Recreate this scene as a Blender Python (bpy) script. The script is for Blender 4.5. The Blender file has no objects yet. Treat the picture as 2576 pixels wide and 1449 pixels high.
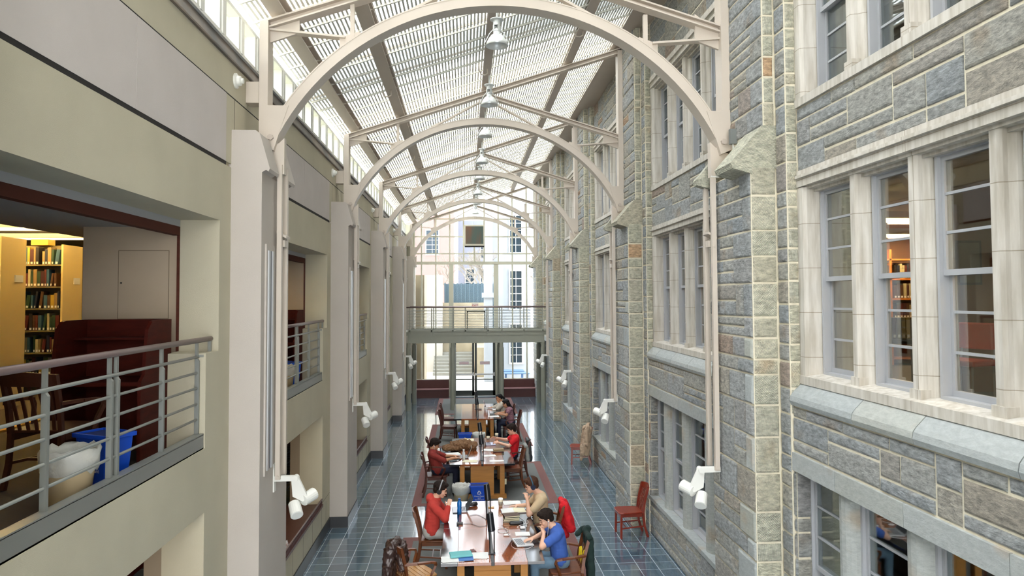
import bpy, bmesh, math, random
from mathutils import Vector, Matrix, Euler
R = math.radians
C = bpy.context.scene.collection
S = bpy.context.scene
BAY, C0 = 5.86, 8.57           # arch spacing, first arch
GF = 2.82                       # gallery floor
# ------------------------------------------------------------------ camera
def make_camera():
    F, YAW, PIT, ROLL, CY, H = 1800.0, .0661, .0371, .0046, 40.7, 4.3
    cam = bpy.data.cameras.new('camera'); o = bpy.data.objects.new('camera', cam); C.objects.link(o)
    cam.sensor_width = 36; cam.sensor_fit = 'HORIZONTAL'; cam.lens = F * 36 / 2576
    cam.shift_y = -CY / 2576; cam.clip_start = .05; cam.clip_end = 400
    f = Vector((math.sin(YAW) * math.cos(PIT), math.cos(YAW) * math.cos(PIT), math.sin(PIT)))
    r0 = Vector((math.cos(YAW), -math.sin(YAW), 0)); u0 = r0.cross(f)
    r = r0 * math.cos(ROLL) - u0 * math.sin(ROLL)
    u = u0 * math.cos(ROLL) + r0 * math.sin(ROLL)
    M = Matrix((r, u, -f)).transposed().to_4x4(); M.translation = Vector((0, 0, H))
    o.matrix_world = M; S.camera = o
make_camera()
# ------------------------------------------------------------------ materials
MATS = {}
def _new(name):
    m = bpy.data.materials.new(name); m.use_nodes = True
    nt = m.node_tree; b = nt.nodes['Principled BSDF']; MATS[name] = m
    return m, nt, b
def srgb(r, g, b):
    f = lambda c: (c / 12.92 if c <= .04045 else ((c + .055) / 1.055) ** 2.4)
    return (f(r / 255), f(g / 255), f(b / 255), 1)
def N(nt, t, **k):
    n = nt.nodes.new(t)
    for a, v in k.items(): setattr(n, a, v)
    return n
def L(nt, a, b): nt.links.new(a, b)
def mat(name, col, rough=.6, metal=0, noise=0, nscale=8, bump=0, bscale=60, col2=None, stretch=(1, 1, 1), spec=.5, sheen=0):
    if name in MATS: return MATS[name]
    m, nt, b = _new(name)
    c = srgb(*col); b.inputs['Base Color'].default_value = c
    b.inputs['Roughness'].default_value = rough; b.inputs['Metallic'].default_value = metal
    b.inputs['Specular IOR Level'].default_value = spec
    if noise or bump:
        tc = N(nt, 'ShaderNodeTexCoord'); mp = N(nt, 'ShaderNodeMapping'); mp.inputs['Scale'].default_value = stretch
        L(nt, tc.outputs['Object'], mp.inputs['Vector'])
    if noise:
        n = N(nt, 'ShaderNodeTexNoise'); n.inputs['Scale'].default_value = nscale; n.inputs['Detail'].default_value = 6
        L(nt, mp.outputs['Vector'], n.inputs['Vector'])
        rp = N(nt, 'ShaderNodeMapRange'); rp.inputs[1].default_value = .3; rp.inputs[2].default_value = .7
        L(nt, n.outputs['Fac'], rp.inputs[0])
        mx = N(nt, 'ShaderNodeMix', data_type='RGBA')
        d = srgb(*col2) if col2 else tuple(max(0, x * (1 - noise)) for x in c[:3]) + (1,)
        mx.inputs[6].default_value = c; mx.inputs[7].default_value = d
        L(nt, rp.outputs[0], mx.inputs[0]); L(nt, mx.outputs[2], b.inputs['Base Color'])
    if bump:
        n2 = N(nt, 'ShaderNodeTexNoise'); n2.inputs['Scale'].default_value = bscale; n2.inputs['Detail'].default_value = 4
        L(nt, mp.outputs['Vector'], n2.inputs['Vector'])
        bp = N(nt, 'ShaderNodeBump'); bp.inputs['Strength'].default_value = bump; bp.inputs['Distance'].default_value = .01
        L(nt, n2.outputs['Fac'], bp.inputs['Height']); L(nt, bp.outputs[0], b.inputs['Normal'])
    return m
def coat_it(m, ior=1.9, r=.05):
    b = m.node_tree.nodes['Principled BSDF']; b.inputs['Coat Weight'].default_value = 1; b.inputs['Coat IOR'].default_value = ior; b.inputs['Coat Roughness'].default_value = r
def emis(name, col, s):
    m, nt, b = _new(name)
    b.inputs['Base Color'].default_value = srgb(*col); b.inputs['Emission Color'].default_value = srgb(*col)
    b.inputs['Emission Strength'].default_value = s
    return m
def glass(name, tint=(255, 255, 255), refl=.06, rough=.02, k=.45):
    m, nt, b = _new(name); nt.nodes.remove(b)
    out = nt.nodes['Material Output']
    t = N(nt, 'ShaderNodeBsdfTransparent'); t.inputs[0].default_value = srgb(*tint)
    g = N(nt, 'ShaderNodeBsdfGlossy'); g.inputs['Roughness'].default_value = rough
    lw = N(nt, 'ShaderNodeLayerWeight'); lw.inputs[0].default_value = .35
    ad = N(nt, 'ShaderNodeMath', operation='MULTIPLY_ADD'); ad.inputs[1].default_value = k; ad.inputs[2].default_value = refl
    L(nt, lw.outputs['Fresnel'], ad.inputs[0])
    mx = N(nt, 'ShaderNodeMixShader'); L(nt, ad.outputs[0], mx.inputs[0]); L(nt, t.outputs[0], mx.inputs[1]); L(nt, g.outputs[0], mx.inputs[2])
    L(nt, mx.outputs[0], out.inputs[0])
    return m
def stone(name, ramp, tool=0, rough=.85, bstr=.9):
    """one random tint per stone, rock-face or tooled relief"""
    m, nt, b = _new(name); b.inputs['Roughness'].default_value = rough
    tc = N(nt, 'ShaderNodeTexCoord'); geo = N(nt, 'ShaderNodeNewGeometry')
    cr = N(nt, 'ShaderNodeValToRGB'); cr.color_ramp.interpolation = 'LINEAR'
    e = cr.color_ramp.elements
    while len(e) > 1: e.remove(e[-1])
    e[0].position = ramp[0][0]; e[0].color = srgb(*ramp[0][1])
    for p, c in ramp[1:]:
        x = e.new(p); x.color = srgb(*c)
    L(nt, geo.outputs['Random Per Island'], cr.inputs[0])
    # per-stone offset so the grain differs
    sc = N(nt, 'ShaderNodeVectorMath', operation='SCALE'); cb = N(nt, 'ShaderNodeCombineXYZ')
    for i in range(3): L(nt, geo.outputs['Random Per Island'], cb.inputs[i])
    L(nt, cb.outputs[0], sc.inputs[0]); sc.inputs['Scale'].default_value = 37
    add = N(nt, 'ShaderNodeVectorMath', operation='ADD'); L(nt, tc.outputs['Object'], add.inputs[0]); L(nt, sc.outputs[0], add.inputs[1])
    mp = N(nt, 'ShaderNodeMapping'); mp.inputs['Rotation'].default_value = (.35, 0, 0); mp.inputs['Scale'].default_value = (1, 1, 2.4)
    L(nt, add.outputs[0], mp.inputs['Vector'])
    n1 = N(nt, 'ShaderNodeTexNoise'); n1.inputs['Scale'].default_value = 13; n1.inputs['Detail'].default_value = 8; n1.inputs['Roughness'].default_value = .68
    L(nt, mp.outputs[0], n1.inputs['Vector'])
    mr = N(nt, 'ShaderNodeMapRange'); mr.inputs[1].default_value = .32; mr.inputs[2].default_value = .68; mr.inputs[3].default_value = .58 if bstr > .5 else .85; mr.inputs[4].default_value = 1.48 if bstr > .5 else 1.12
    L(nt, n1.outputs['Fac'], mr.inputs[0])
    n3 = N(nt, 'ShaderNodeTexNoise'); n3.inputs['Scale'].default_value = 2.2; n3.inputs['Detail'].default_value = 3
    L(nt, add.outputs[0], n3.inputs['Vector'])
    m3 = N(nt, 'ShaderNodeMapRange'); m3.inputs[1].default_value = .6; m3.inputs[2].default_value = .75; m3.inputs[4].default_value = .55
    L(nt, n3.outputs['Fac'], m3.inputs[0])
    mxr = N(nt, 'ShaderNodeMix', data_type='RGBA'); mxr.inputs[7].default_value = srgb(172, 146, 112)
    L(nt, m3.outputs[0], mxr.inputs[0]); L(nt, cr.outputs[0], mxr.inputs[6])
    mul = N(nt, 'ShaderNodeVectorMath', operation='SCALE'); L(nt, mxr.outputs[2], mul.inputs[0]); L(nt, mr.outputs[0], mul.inputs['Scale'])
    L(nt, mul.outputs[0], b.inputs['Base Color'])
    n2 = N(nt, 'ShaderNodeTexNoise'); n2.inputs['Scale'].default_value = 26; n2.inputs['Detail'].default_value = 8; n2.inputs['Roughness'].default_value = .7
    L(nt, mp.outputs[0], n2.inputs['Vector'])
    h = n2.outputs['Fac']
    if tool:
        rot = N(nt, 'ShaderNodeVectorRotate', rotation_type='AXIS_ANGLE'); rot.inputs['Axis'].default_value = (0, 1, 0)
        rm = N(nt, 'ShaderNodeMath', operation='MULTIPLY'); rm.inputs[1].default_value = 2.2; L(nt, geo.outputs['Random Per Island'], rm.inputs[0])
        L(nt, tc.outputs['Object'], rot.inputs['Vector']); L(nt, rm.outputs[0], rot.inputs['Angle'])
        w = N(nt, 'ShaderNodeTexWave', bands_direction='Z'); w.inputs['Scale'].default_value = 22; w.inputs['Distortion'].default_value = 5; w.inputs['Detail'].default_value = 2; w.inputs['Detail Scale'].default_value = 1.2
        L(nt, rot.outputs[0], w.inputs['Vector'])
        ma = N(nt, 'ShaderNodeMath', operation='MULTIPLY_ADD'); ma.inputs[1].default_value = .35
        L(nt, w.outputs['Fac'], ma.inputs[0]); L(nt, h, ma.inputs[2]); h = ma.outputs[0]
    bp = N(nt, 'ShaderNodeBump'); bp.inputs['Strength'].default_value = bstr; bp.inputs['Distance'].default_value = .09 if not tool else .016
    L(nt, h, bp.inputs['Height']); L(nt, bp.outputs[0], b.inputs['Normal'])
    return m
rock = stone('rock_faced_stone', [(0, (186, 188, 186)), (.18, (178, 183, 185)), (.34, (196, 197, 195)), (.5, (186, 185, 176)), (.62, (174, 180, 184)), (.76, (198, 195, 184)), (.88, (188, 179, 164)), (.965, (180, 183, 184)), (1, (190, 158, 128))])
tooled = stone('tooled_quoin_stone', [(0, (184, 182, 162)), (.25, (176, 175, 158)), (.5, (190, 186, 166)), (.75, (178, 177, 162)), (.97, (184, 178, 158)), (1, (190, 156, 122))], tool=1)  # tooled stone; its tan also paints in how light differs on end faces
blue = stone('sawn_bluestone', [(0, (164, 170, 170)), (.5, (174, 178, 176)), (1, (168, 170, 160))], bstr=.3)
def limestone():
    m, nt, b = _new('limestone'); b.inputs['Roughness'].default_value = .8
    tc = N(nt, 'ShaderNodeTexCoord'); mp = N(nt, 'ShaderNodeMapping'); mp.inputs['Scale'].default_value = (6, 6, .7)
    L(nt, tc.outputs['Object'], mp.inputs['Vector'])
    n = N(nt, 'ShaderNodeTexNoise'); n.inputs['Scale'].default_value = 3; n.inputs['Detail'].default_value = 7; L(nt, mp.outputs[0], n.inputs['Vector'])
    cr = N(nt, 'ShaderNodeValToRGB'); cr.color_ramp.elements[0].position = .3; cr.color_ramp.elements[0].color = srgb(178, 171, 158)
    cr.color_ramp.elements[1].position = .62; cr.color_ramp.elements[1].color = srgb(208, 203, 194)
    L(nt, n.outputs['Fac'], cr.inputs[0])
    br = N(nt, 'ShaderNodeTexBrick'); br.offset = 0; br.inputs['Scale'].default_value = 1; br.inputs['Mortar Size'].default_value = .004
    br.inputs['Brick Width'].default_value = 30; br.inputs['Row Height'].default_value = .46
    br.inputs['Color1'].default_value = (1, 1, 1, 1); br.inputs['Color2'].default_value = (.93, .93, .93, 1); br.inputs['Mortar'].default_value = (.6, .56, .5, 1)
    sp = N(nt, 'ShaderNodeSeparateXYZ'); cb = N(nt, 'ShaderNodeCombineXYZ'); L(nt, tc.outputs['Object'], sp.inputs[0]); L(nt, sp.outputs[1], cb.inputs[0]); L(nt, sp.outputs[2], cb.inputs[1]); L(nt, cb.outputs[0], br.inputs['Vector'])
    mx = N(nt, 'ShaderNodeMix', data_type='RGBA', blend_type='MULTIPLY'); mx.inputs[0].default_value = 1
    L(nt, cr.outputs[0], mx.inputs[6]); L(nt, br.outputs['Color'], mx.inputs[7]); L(nt, mx.outputs[2], b.inputs['Base Color'])
    bp = N(nt, 'ShaderNodeBump'); bp.inputs['Strength'].default_value = .15; L(nt, n.outputs['Fac'], bp.inputs['Height']); L(nt, bp.outputs[0], b.inputs['Normal'])
    return m
lime = limestone()
mortar = mat('cream_mortar', (228, 220, 198), .95, noise=.12, nscale=20, bump=.4, bscale=120)
plaster = mat('olive_beige_plaster', (195, 188, 166), .9, noise=.10, nscale=1.6, bump=.25, bscale=220)
plaster_l = mat('lilac_beige_plaster', (204, 196, 192), .9, noise=.07, nscale=2, bump=.25, bscale=220)
pierp = mat('pier_plaster', (190, 182, 174), .9, noise=.05, nscale=2, bump=.2, bscale=220)
steel = mat('cream_painted_steel', (198, 187, 174), .45, noise=.06, nscale=3)
steel_d = mat('taupe_painted_steel', (184, 172, 160), .5, noise=.06, nscale=3)
white_m = mat('white_painted_metal', (226, 226, 220), .45)
galv = mat('grey_rail_steel', (142, 145, 141), .4, metal=.35)
rail_m = mat('brown_handrail', (118, 102, 100), .35, metal=.2)
green_g = mat('grey_green_paint', (146, 147, 134), .5, noise=.05, nscale=4)
slate_b = mat('black_slate_base', (44, 46, 50), .35, noise=.2, nscale=8)
dark = mat('dark_void', (34, 30, 28), .9, noise=.3, nscale=4)
alu = mat('silver_aluminium', (190, 192, 194), .35, metal=.6)
sash_m = mat('grey_window_sash', (178, 180, 184), .5, metal=.1)
patina = mat('stained_dark_flashing', (72, 72, 74), .55, noise=.5, nscale=1.7, col2=(132, 118, 106), metal=.2)
oak = mat('honey_oak', (196, 136, 66), .45, noise=.18, nscale=3, stretch=(1, 1, 8))
top_w = mat('reddish_table_veneer', (158, 88, 52), .13, noise=.2, nscale=4, stretch=(6, 1, 1))
top_k = mat('black_table_edge', (24, 24, 30), .16, noise=.2, nscale=10)
mahog = mat('dark_mahogany', (84, 38, 24), .4, noise=.3, nscale=5, stretch=(1, 1, 4))
walnut = mat('brown_chair_wood', (112, 62, 32), .35, noise=.3, nscale=6, stretch=(1, 1, 4))
lightw = mat('worn_light_chair_wood', (196, 146, 88), .35, noise=.2, nscale=6, stretch=(1, 6, 1))
redw = mat('red_chair_wood', (130, 44, 26), .32, noise=.25, nscale=6, stretch=(1, 1, 4))
carrelw = mat('carrel_mahogany', (72, 20, 12), .6, noise=.35, nscale=5, stretch=(1, 1, 4), spec=.15)
benchw = mat('oxblood_bench', (88, 46, 42), .55, noise=.15, nscale=6)
black_p = mat('black_plastic', (24, 24, 26), .35, noise=.1, nscale=10)
black_m = mat('black_lamp_metal', (38, 40, 44), .3, metal=.5)
paper_m = mat('white_paper', (238, 238, 236), .8, noise=.03, nscale=5)
cream_p = mat('cream_paper', (236, 230, 200), .8, noise=.03, nscale=5)
skin_a = mat('light_skin', (222, 176, 150), .55, noise=.06, nscale=12)
skin_b = mat('tan_skin', (196, 142, 108), .55, noise=.06, nscale=12)
hair_d = mat('dark_brown_hair', (40, 29, 24), .75, noise=.4, nscale=40, bump=.8, bscale=90, spec=.2)
hair_k = mat('black_hair', (20, 17, 19), .65, noise=.3, nscale=40, bump=.6, bscale=90, spec=.25)
hair_b = mat('brown_hair', (78, 50, 36), .75, noise=.35, nscale=40, bump=.8, bscale=90, spec=.2)
coat_it(top_w, 1.38, .08); coat_it(top_k, 1.4, .08)
pane = glass('clear_window_glass', (245, 250, 250), .05)
sky_pane = glass('skylight_glass', (252, 254, 255), .02)
sky_pane_t = glass('tinted_skylight_glass', (176, 180, 182), .03)
end_pane = glass('dimming_end_glass', (212, 216, 220), 0, k=.06)  # tint added to dim the bright courtyard beyond; reflections turned down too
def floor_mat():
    m, nt, b = _new('dark_slate_tiles')
    tc = N(nt, 'ShaderNodeTexCoord'); mp = N(nt, 'ShaderNodeMapping'); mp.inputs['Location'].default_value = (.02, .1, 0)
    L(nt, tc.outputs['Object'], mp.inputs['Vector'])
    br = N(nt, 'ShaderNodeTexBrick'); br.offset = 0; br.squash = 1; br.inputs['Scale'].default_value = 1
    br.inputs['Mortar Size'].default_value = .0045; br.inputs['Brick Width'].default_value = .309; br.inputs['Row Height'].default_value = .309
    br.inputs['Mortar Smooth'].default_value = .1; br.inputs['Bias'].default_value = 0
    br.inputs['Color1'].default_value = srgb(66, 90, 108); br.inputs['Color2'].default_value = srgb(90, 116, 132); br.inputs['Mortar'].default_value = srgb(214, 222, 224)
    L(nt, mp.outputs[0], br.inputs['Vector'])
    n = N(nt, 'ShaderNodeTexNoise'); n.inputs['Scale'].default_value = 5; n.inputs['Detail'].default_value = 8; L(nt, tc.outputs['Object'], n.inputs['Vector'])
    mr = N(nt, 'ShaderNodeMapRange'); mr.inputs[3].default_value = .72; mr.inputs[4].default_value = 1.25; L(nt, n.outputs['Fac'], mr.inputs[0])
    sc = N(nt, 'ShaderNodeVectorMath', operation='SCALE'); L(nt, br.outputs['Color'], sc.inputs[0]); L(nt, mr.outputs[0], sc.inputs['Scale']); L(nt, sc.outputs[0], b.inputs['Base Color'])
    r = N(nt, 'ShaderNodeMapRange'); r.inputs[3].default_value = .10; r.inputs[4].default_value = .26; L(nt, n.outputs['Fac'], r.inputs[0]); L(nt, r.outputs[0], b.inputs['Roughness'])
    n2 = N(nt, 'ShaderNodeTexNoise'); n2.inputs['Scale'].default_value = 3.5; n2.inputs['Detail'].default_value = 3; L(nt, tc.outputs['Object'], n2.inputs['Vector'])
    ma = N(nt, 'ShaderNodeMath', operation='MULTIPLY_ADD'); ma.inputs[1].default_value = -.8; L(nt, br.outputs['Fac'], ma.inputs[0]); L(nt, n2.outputs['Fac'], ma.inputs[2])
    bp = N(nt, 'ShaderNodeBump'); bp.inputs['Strength'].default_value = .22; bp.inputs['Distance'].default_value = .01; L(nt, ma.outputs[0], bp.inputs['Height']); L(nt, bp.outputs[0], b.inputs['Normal'])
    b.inputs['Specular IOR Level'].default_value = .75; b.inputs['Coat Weight'].default_value = 1; b.inputs['Coat Roughness'].default_value = .06; b.inputs['Coat IOR'].default_value = 1.9
    return m
floor_m = floor_mat()
# ------------------------------------------------------------------ mesh builder
class MB:
    def __init__(s): s.v = []; s.f = []; s.mi = []; s.m = 0
    def face(s, *ps):
        b = len(s.v); s.v += [tuple(p) for p in ps]; s.f.append(tuple(range(b, b + len(ps)))); s.mi.append(s.m)
    def hexa(s, p):   # 8 points: bottom ring 0-3, top ring 4-7
        b = len(s.v); s.v += [tuple(q) for q in p]
        for f in ((3, 2, 1, 0), (4, 5, 6, 7), (0, 1, 5, 4), (1, 2, 6, 5), (2, 3, 7, 6), (3, 0, 4, 7)):
            s.f.append(tuple(b + i for i in f)); s.mi.append(s.m)
    def box(s, x0, x1, y0, y1, z0, z1):
        if x1 < x0: x0, x1 = x1, x0
        if y1 < y0: y0, y1 = y1, y0
        if z1 < z0: z0, z1 = z1, z0
        s.hexa([(x0, y0, z0), (x1, y0, z0), (x1, y1, z0), (x0, y1, z0), (x0, y0, z1), (x1, y0, z1), (x1, y1, z1), (x0, y1, z1)])
        return s
    def cbox(s, c, d, rot=None):
        M = rot.to_matrix() if isinstance(rot, Euler) else (rot or Matrix.Identity(3))
        h = [x / 2 for x in d]; P = []
        for z in (-1, 1):
            for x, y in ((-1, -1), (1, -1), (1, 1), (-1, 1)):
                P.append(Vector(c) + M @ Vector((x * h[0], y * h[1], z * h[2])))
        s.hexa(P); return s
    def beam(s, p, q, w, h, up=(0, 0, 1)):   # w along side, h along up-ish
        p = Vector(p); q = Vector(q); d = (q - p).normalized(); u = Vector(up)
        sd = d.cross(u)
        if sd.length < 1e-4: sd = d.cross(Vector((0, 1, 0)))
        sd.normalize(); u = sd.cross(d)
        a = sd * w / 2; b = u * h / 2
        s.hexa([p - a - b, p + a - b, q + a - b, q - a - b, p - a + b, p + a + b, q + a + b, q - a + b]); return s
    def prism(s, poly, axis, a, b):   # poly in the two other axes (x,z) for 'y', (y,z) for 'x', (x,y) for 'z'
        def P(u, v, t): return {'y': (u, t, v), 'x': (t, u, v), 'z': (u, v, t)}[axis]
        n = len(poly); o = len(s.v)
        s.v += [P(u, v, a) for u, v in poly] + [P(u, v, b) for u, v in poly]
        s.f.append(tuple(o + i for i in range(n))[::-1]); s.f.append(tuple(o + n + i for i in range(n))); s.mi += [s.m] * 2
        for i in range(n):
            j = (i + 1) % n; s.f.append((o + i, o + j, o + n + j, o + n + i)); s.mi.append(s.m)
        return s
    def tube(s, pts, r, n=8, cap=True):
        pts = [Vector(p) for p in pts]; rs = r if isinstance(r, (list, tuple)) else [r] * len(pts)
        o = len(s.v); prev = None
        for i, p in enumerate(pts):
            d = (pts[min(i + 1, len(pts) - 1)] - pts[max(i - 1, 0)]).normalized()
            a = prev - d * prev.dot(d) if prev is not None else d.orthogonal()
            if a.length < 1e-5: a = d.orthogonal()
            a.normalize(); prev = a; b = d.cross(a)
            for k in range(n):
                t = 2 * math.pi * k / n; s.v.append(tuple(p + (a * math.cos(t) + b * math.sin(t)) * rs[i]))
        for i in range(len(pts) - 1):
            for k in range(n):
                k2 = (k + 1) % n; s.f.append((o + i * n + k, o + i * n + k2, o + (i + 1) * n + k2, o + (i + 1) * n + k)); s.mi.append(s.m)
        if cap:
            s.f.append(tuple(o + k for k in range(n))[::-1]); s.f.append(tuple(o + (len(pts) - 1) * n + k for k in range(n))); s.mi += [s.m] * 2
        return s
    def lathe(s, prof, c=(0, 0, 0), n=20, rot=None):
        o = len(s.v); M = rot or Matrix.Identity(3)
        for r, z in prof:
            for k in range(n):
                t = 2 * math.pi * k / n; s.v.append(tuple(Vector(c) + M @ Vector((r * math.cos(t), r * math.sin(t), z))))
        for i in range(len(prof) - 1):
            for k in range(n):
                k2 = (k + 1) % n; s.f.append((o + i * n + k, o + i * n + k2, o + (i + 1) * n + k2, o + (i + 1) * n + k)); s.mi.append(s.m)
        return s
    def build(s, name, mats, parent=None, smooth=False, bevel=0, fix=False):
        me = bpy.data.meshes.new(name); me.from_pydata(s.v, [], s.f)
        if not isinstance(mats, (list, tuple)): mats = [mats]
        for m in mats: me.materials.append(m)
        me.polygons.foreach_set('material_index', s.mi)
        if smooth: me.polygons.foreach_set('use_smooth', [True] * len(s.f))
        me.update()
        o = bpy.data.objects.new(name, me); C.objects.link(o)
        if parent: o.parent = parent
        if bevel:
            b = o.modifiers.new('bevel', 'BEVEL'); b.width = bevel; b.segments = 2; b.limit_method = 'ANGLE'
        return o
def tag(o, label, cat, group=None):
    o['label'] = label; o['category'] = cat
    if group: o['group'] = group
    return o
def thing(name, label, cat, loc=(0, 0, 0), rz=0, group=None):
    o = bpy.data.objects.new(name, None); C.objects.link(o); o.empty_display_size = .1
    o.location = loc; o.rotation_euler = (0, 0, rz)
    return tag(o, label, cat, group)
def struct(o): o['kind'] = 'structure'; return o
def dup(root, loc, rz=0, label=None, group=None):
    r = root.copy(); C.objects.link(r); r.location = loc; r.rotation_euler = (0, 0, rz)
    if label: r['label'] = label
    if group: r['group'] = group
    for ch in list(root.children):
        c = ch.copy(); C.objects.link(c); c.parent = r
        for g in list(ch.children):
            d = g.copy(); C.objects.link(d); d.parent = c
    return r
# fuse overlapping closed primitives into one smooth skin
def ell(c, r, rot=None): return ('e', Vector(c), r if isinstance(r, (tuple, list)) else (r, r, r), rot)
def cap(p, q, a, b=None): return ('c', Vector(p), Vector(q), a, a if b is None else b)
def _sphere(bm, M, seg=16, ring=10): bmesh.ops.create_uvsphere(bm, u_segments=seg, v_segments=ring, radius=1, matrix=M)
def fuse(name, prims, voxel, m, parent=None, smooth=4, disp=0, dscale=.12, dec=0):
    bm = bmesh.new()
    for p in prims:
        if p[0] == 'e':
            M = Matrix.Translation(p[1]) @ ((p[3].to_matrix() if isinstance(p[3], Euler) else p[3]).to_4x4() if p[3] else Matrix.Identity(4)) @ Matrix.Diagonal((*p[2], 1))
            _sphere(bm, M)
        else:
            a, b, ra, rb = p[1:]; d = b - a; n = max(2, int(d.length / (.5 * max(.004, min(ra, rb)))) + 1)
            q = d.to_track_quat('Z', 'Y').to_matrix() if d.length > 1e-6 else Matrix.Identity(3)
            _sphere(bm, Matrix.Translation(a) @ Matrix.Diagonal((ra, ra, ra, 1)), 14, 8); _sphere(bm, Matrix.Translation(b) @ Matrix.Diagonal((rb, rb, rb, 1)), 14, 8)
            if d.length > 1e-4:
                bmesh.ops.create_cone(bm, cap_ends=True, segments=14, radius1=ra, radius2=rb, depth=d.length, matrix=Matrix.Translation((a + b) / 2) @ q.to_4x4())
    me = bpy.data.meshes.new('tmp'); bm.to_mesh(me); bm.free()
    o = bpy.data.objects.new('tmp', me); C.objects.link(o)
    r = o.modifiers.new('r', 'REMESH'); r.mode = 'VOXEL'; r.voxel_size = voxel
    if smooth: s = o.modifiers.new('s', 'SMOOTH'); s.factor = .5; s.iterations = smooth
    if disp:
        t = bpy.data.textures.new('clouds', 'CLOUDS'); t.noise_scale = dscale; t.noise_depth = 2
        d = o.modifiers.new('d', 'DISPLACE'); d.texture = t; d.strength = disp; d.mid_level = .5; d.texture_coords = 'LOCAL'
    if dec: q = o.modifiers.new('q', 'DECIMATE'); q.ratio = dec
    dg = bpy.context.evaluated_depsgraph_get(); dg.update()
    me2 = bpy.data.meshes.new_from_object(o.evaluated_get(dg)); me2.name = name
    bpy.data.objects.remove(o); bpy.data.meshes.remove(me)
    me2.materials.clear(); me2.materials.append(m)
    me2.polygons.foreach_set('use_smooth', [True] * len(me2.polygons))
    ob = bpy.data.objects.new(name, me2); C.objects.link(ob)
    if parent: ob.parent = parent
    return ob
def text(name, s, size, m, M, parent=None, ext=.001, align='CENTER'):
    cu = bpy.data.curves.new(name, 'FONT'); cu.body = s; cu.size = size; cu.extrude = ext; cu.align_x = align; cu.align_y = 'CENTER'
    t = bpy.data.objects.new('t', cu); C.objects.link(t)
    dg = bpy.context.evaluated_depsgraph_get(); dg.update()
    me = bpy.data.meshes.new_from_object(t.evaluated_get(dg)); me.name = name
    bpy.data.objects.remove(t); me.transform(M); me.materials.clear(); me.materials.append(m)
    o = bpy.data.objects.new(name, me); C.objects.link(o)
    if parent: o.parent = parent
    return o
ORD = ['first', 'second', 'third', 'fourth', 'fifth', 'sixth', 'seventh', 'eighth', 'ninth', 'tenth', 'eleventh', 'twelfth', 'thirteenth', 'fourteenth', 'fifteenth', 'sixteenth', 'seventeenth', 'eighteenth', 'nineteenth', 'twentieth', 'twenty-first', 'twenty-second', 'twenty-third', 'twenty-fourth', 'twenty-fifth', 'twenty-sixth']
FROM = ['fifth from the glass end wall', 'fourth from the glass end wall', 'third from the glass end wall', 'second from the glass end wall', 'closest to the glass end wall']
# ================================================================== RIGHT STONE WALL
rng = random.Random(7)
def stone_quad(mb, P, u0, u1, v0, v1, d, r):
    """P(u,v,depth)->xyz ; pillow faced stone"""
    g = .0105; j = lambda a: r.uniform(-a, a)
    u0 += g + j(.004); u1 -= g + j(.004); v0 += g + j(.003); v1 -= g + j(.003)
    if u1 - u0 < .02 or v1 - v0 < .02: return
    rings = []
    for ins, dep in ((0, 0), (.004, d * .55), (.02, d)):
        rings.append([P(u0 + ins, v0 + ins, dep + j(.15) * d * (dep > 0)), P(u1 - ins, v0 + ins, dep + j(.15) * d * (dep > 0)), P(u1 - ins, v1 - ins, dep + j(.15) * d * (dep > 0)), P(u0 + ins, v1 - ins, dep + j(.15) * d * (dep > 0))])
    o = len(mb.v)
    for R_ in rings: mb.v += [tuple(q) for q in R_]
    for k in range(2):
        for i in range(4):
            i2 = (i + 1) % 4; mb.f.append((o + k * 4 + i, o + k * 4 + i2, o + k * 4 + 4 + i2, o + k * 4 + 4 + i)); mb.mi.append(mb.m)
    mb.f.append((o + 8, o + 9, o + 10, o + 11)); mb.mi.append(mb.m)
def masonry(mb, P, u0, u1, v0, v1, r, uu=.14, vv=.128, d=.018):
    nc = max(1, round((u1 - u0) / uu)); nr = max(1, round((v1 - v0) / vv)); du = (u1 - u0) / nc; dv = (v1 - v0) / nr
    occ = [[0] * nc for _ in range(nr)]
    for row in range(nr):
        c = 0
        while c < nc:
            if occ[row][c]: c += 1; continue
            run = 0
            while c + run < nc and not occ[row][c + run]: run += 1
            h = r.choices((1, 2, 3), (.42, .42, .16))[0]; h = min(h, nr - row)
            w = {1: r.randint(3, 7), 2: r.randint(2, 7), 3: r.randint(3, 6)}[h]
            w = min(w, run)
            if run - w == 1: w = run
            for y in range(row, row + h):
                for x in range(c, c + w): occ[y][x] = 1
            stone_quad(mb, P, u0 + c * du, u0 + (c + w) * du, v0 + row * dv, v0 + (row + h) * dv, d * r.uniform(.6, 1.2), r)
            c += w
def courses(z0, z1, r, lo=.13, hi=.42):
    zs = [z0]
    while z1 - zs[-1] > hi + lo: zs.append(zs[-1] + r.uniform(lo, hi))
    zs.append(z1); return zs
XP, XS, XL, XU, XG = 3.10, 3.39, 3.42, 3.52, 3.71     # pier, step, lower wall, upper wall, window glass
XB = 4.0                                              # back of the wall
mbW = MB(); mbR = mbW
def wallface(X): return lambda u, v, d: (X - d, u, v)
def endface(Y): return lambda u, v, d: (u, Y - d, v)
Z_TOP = 9.72
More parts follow.
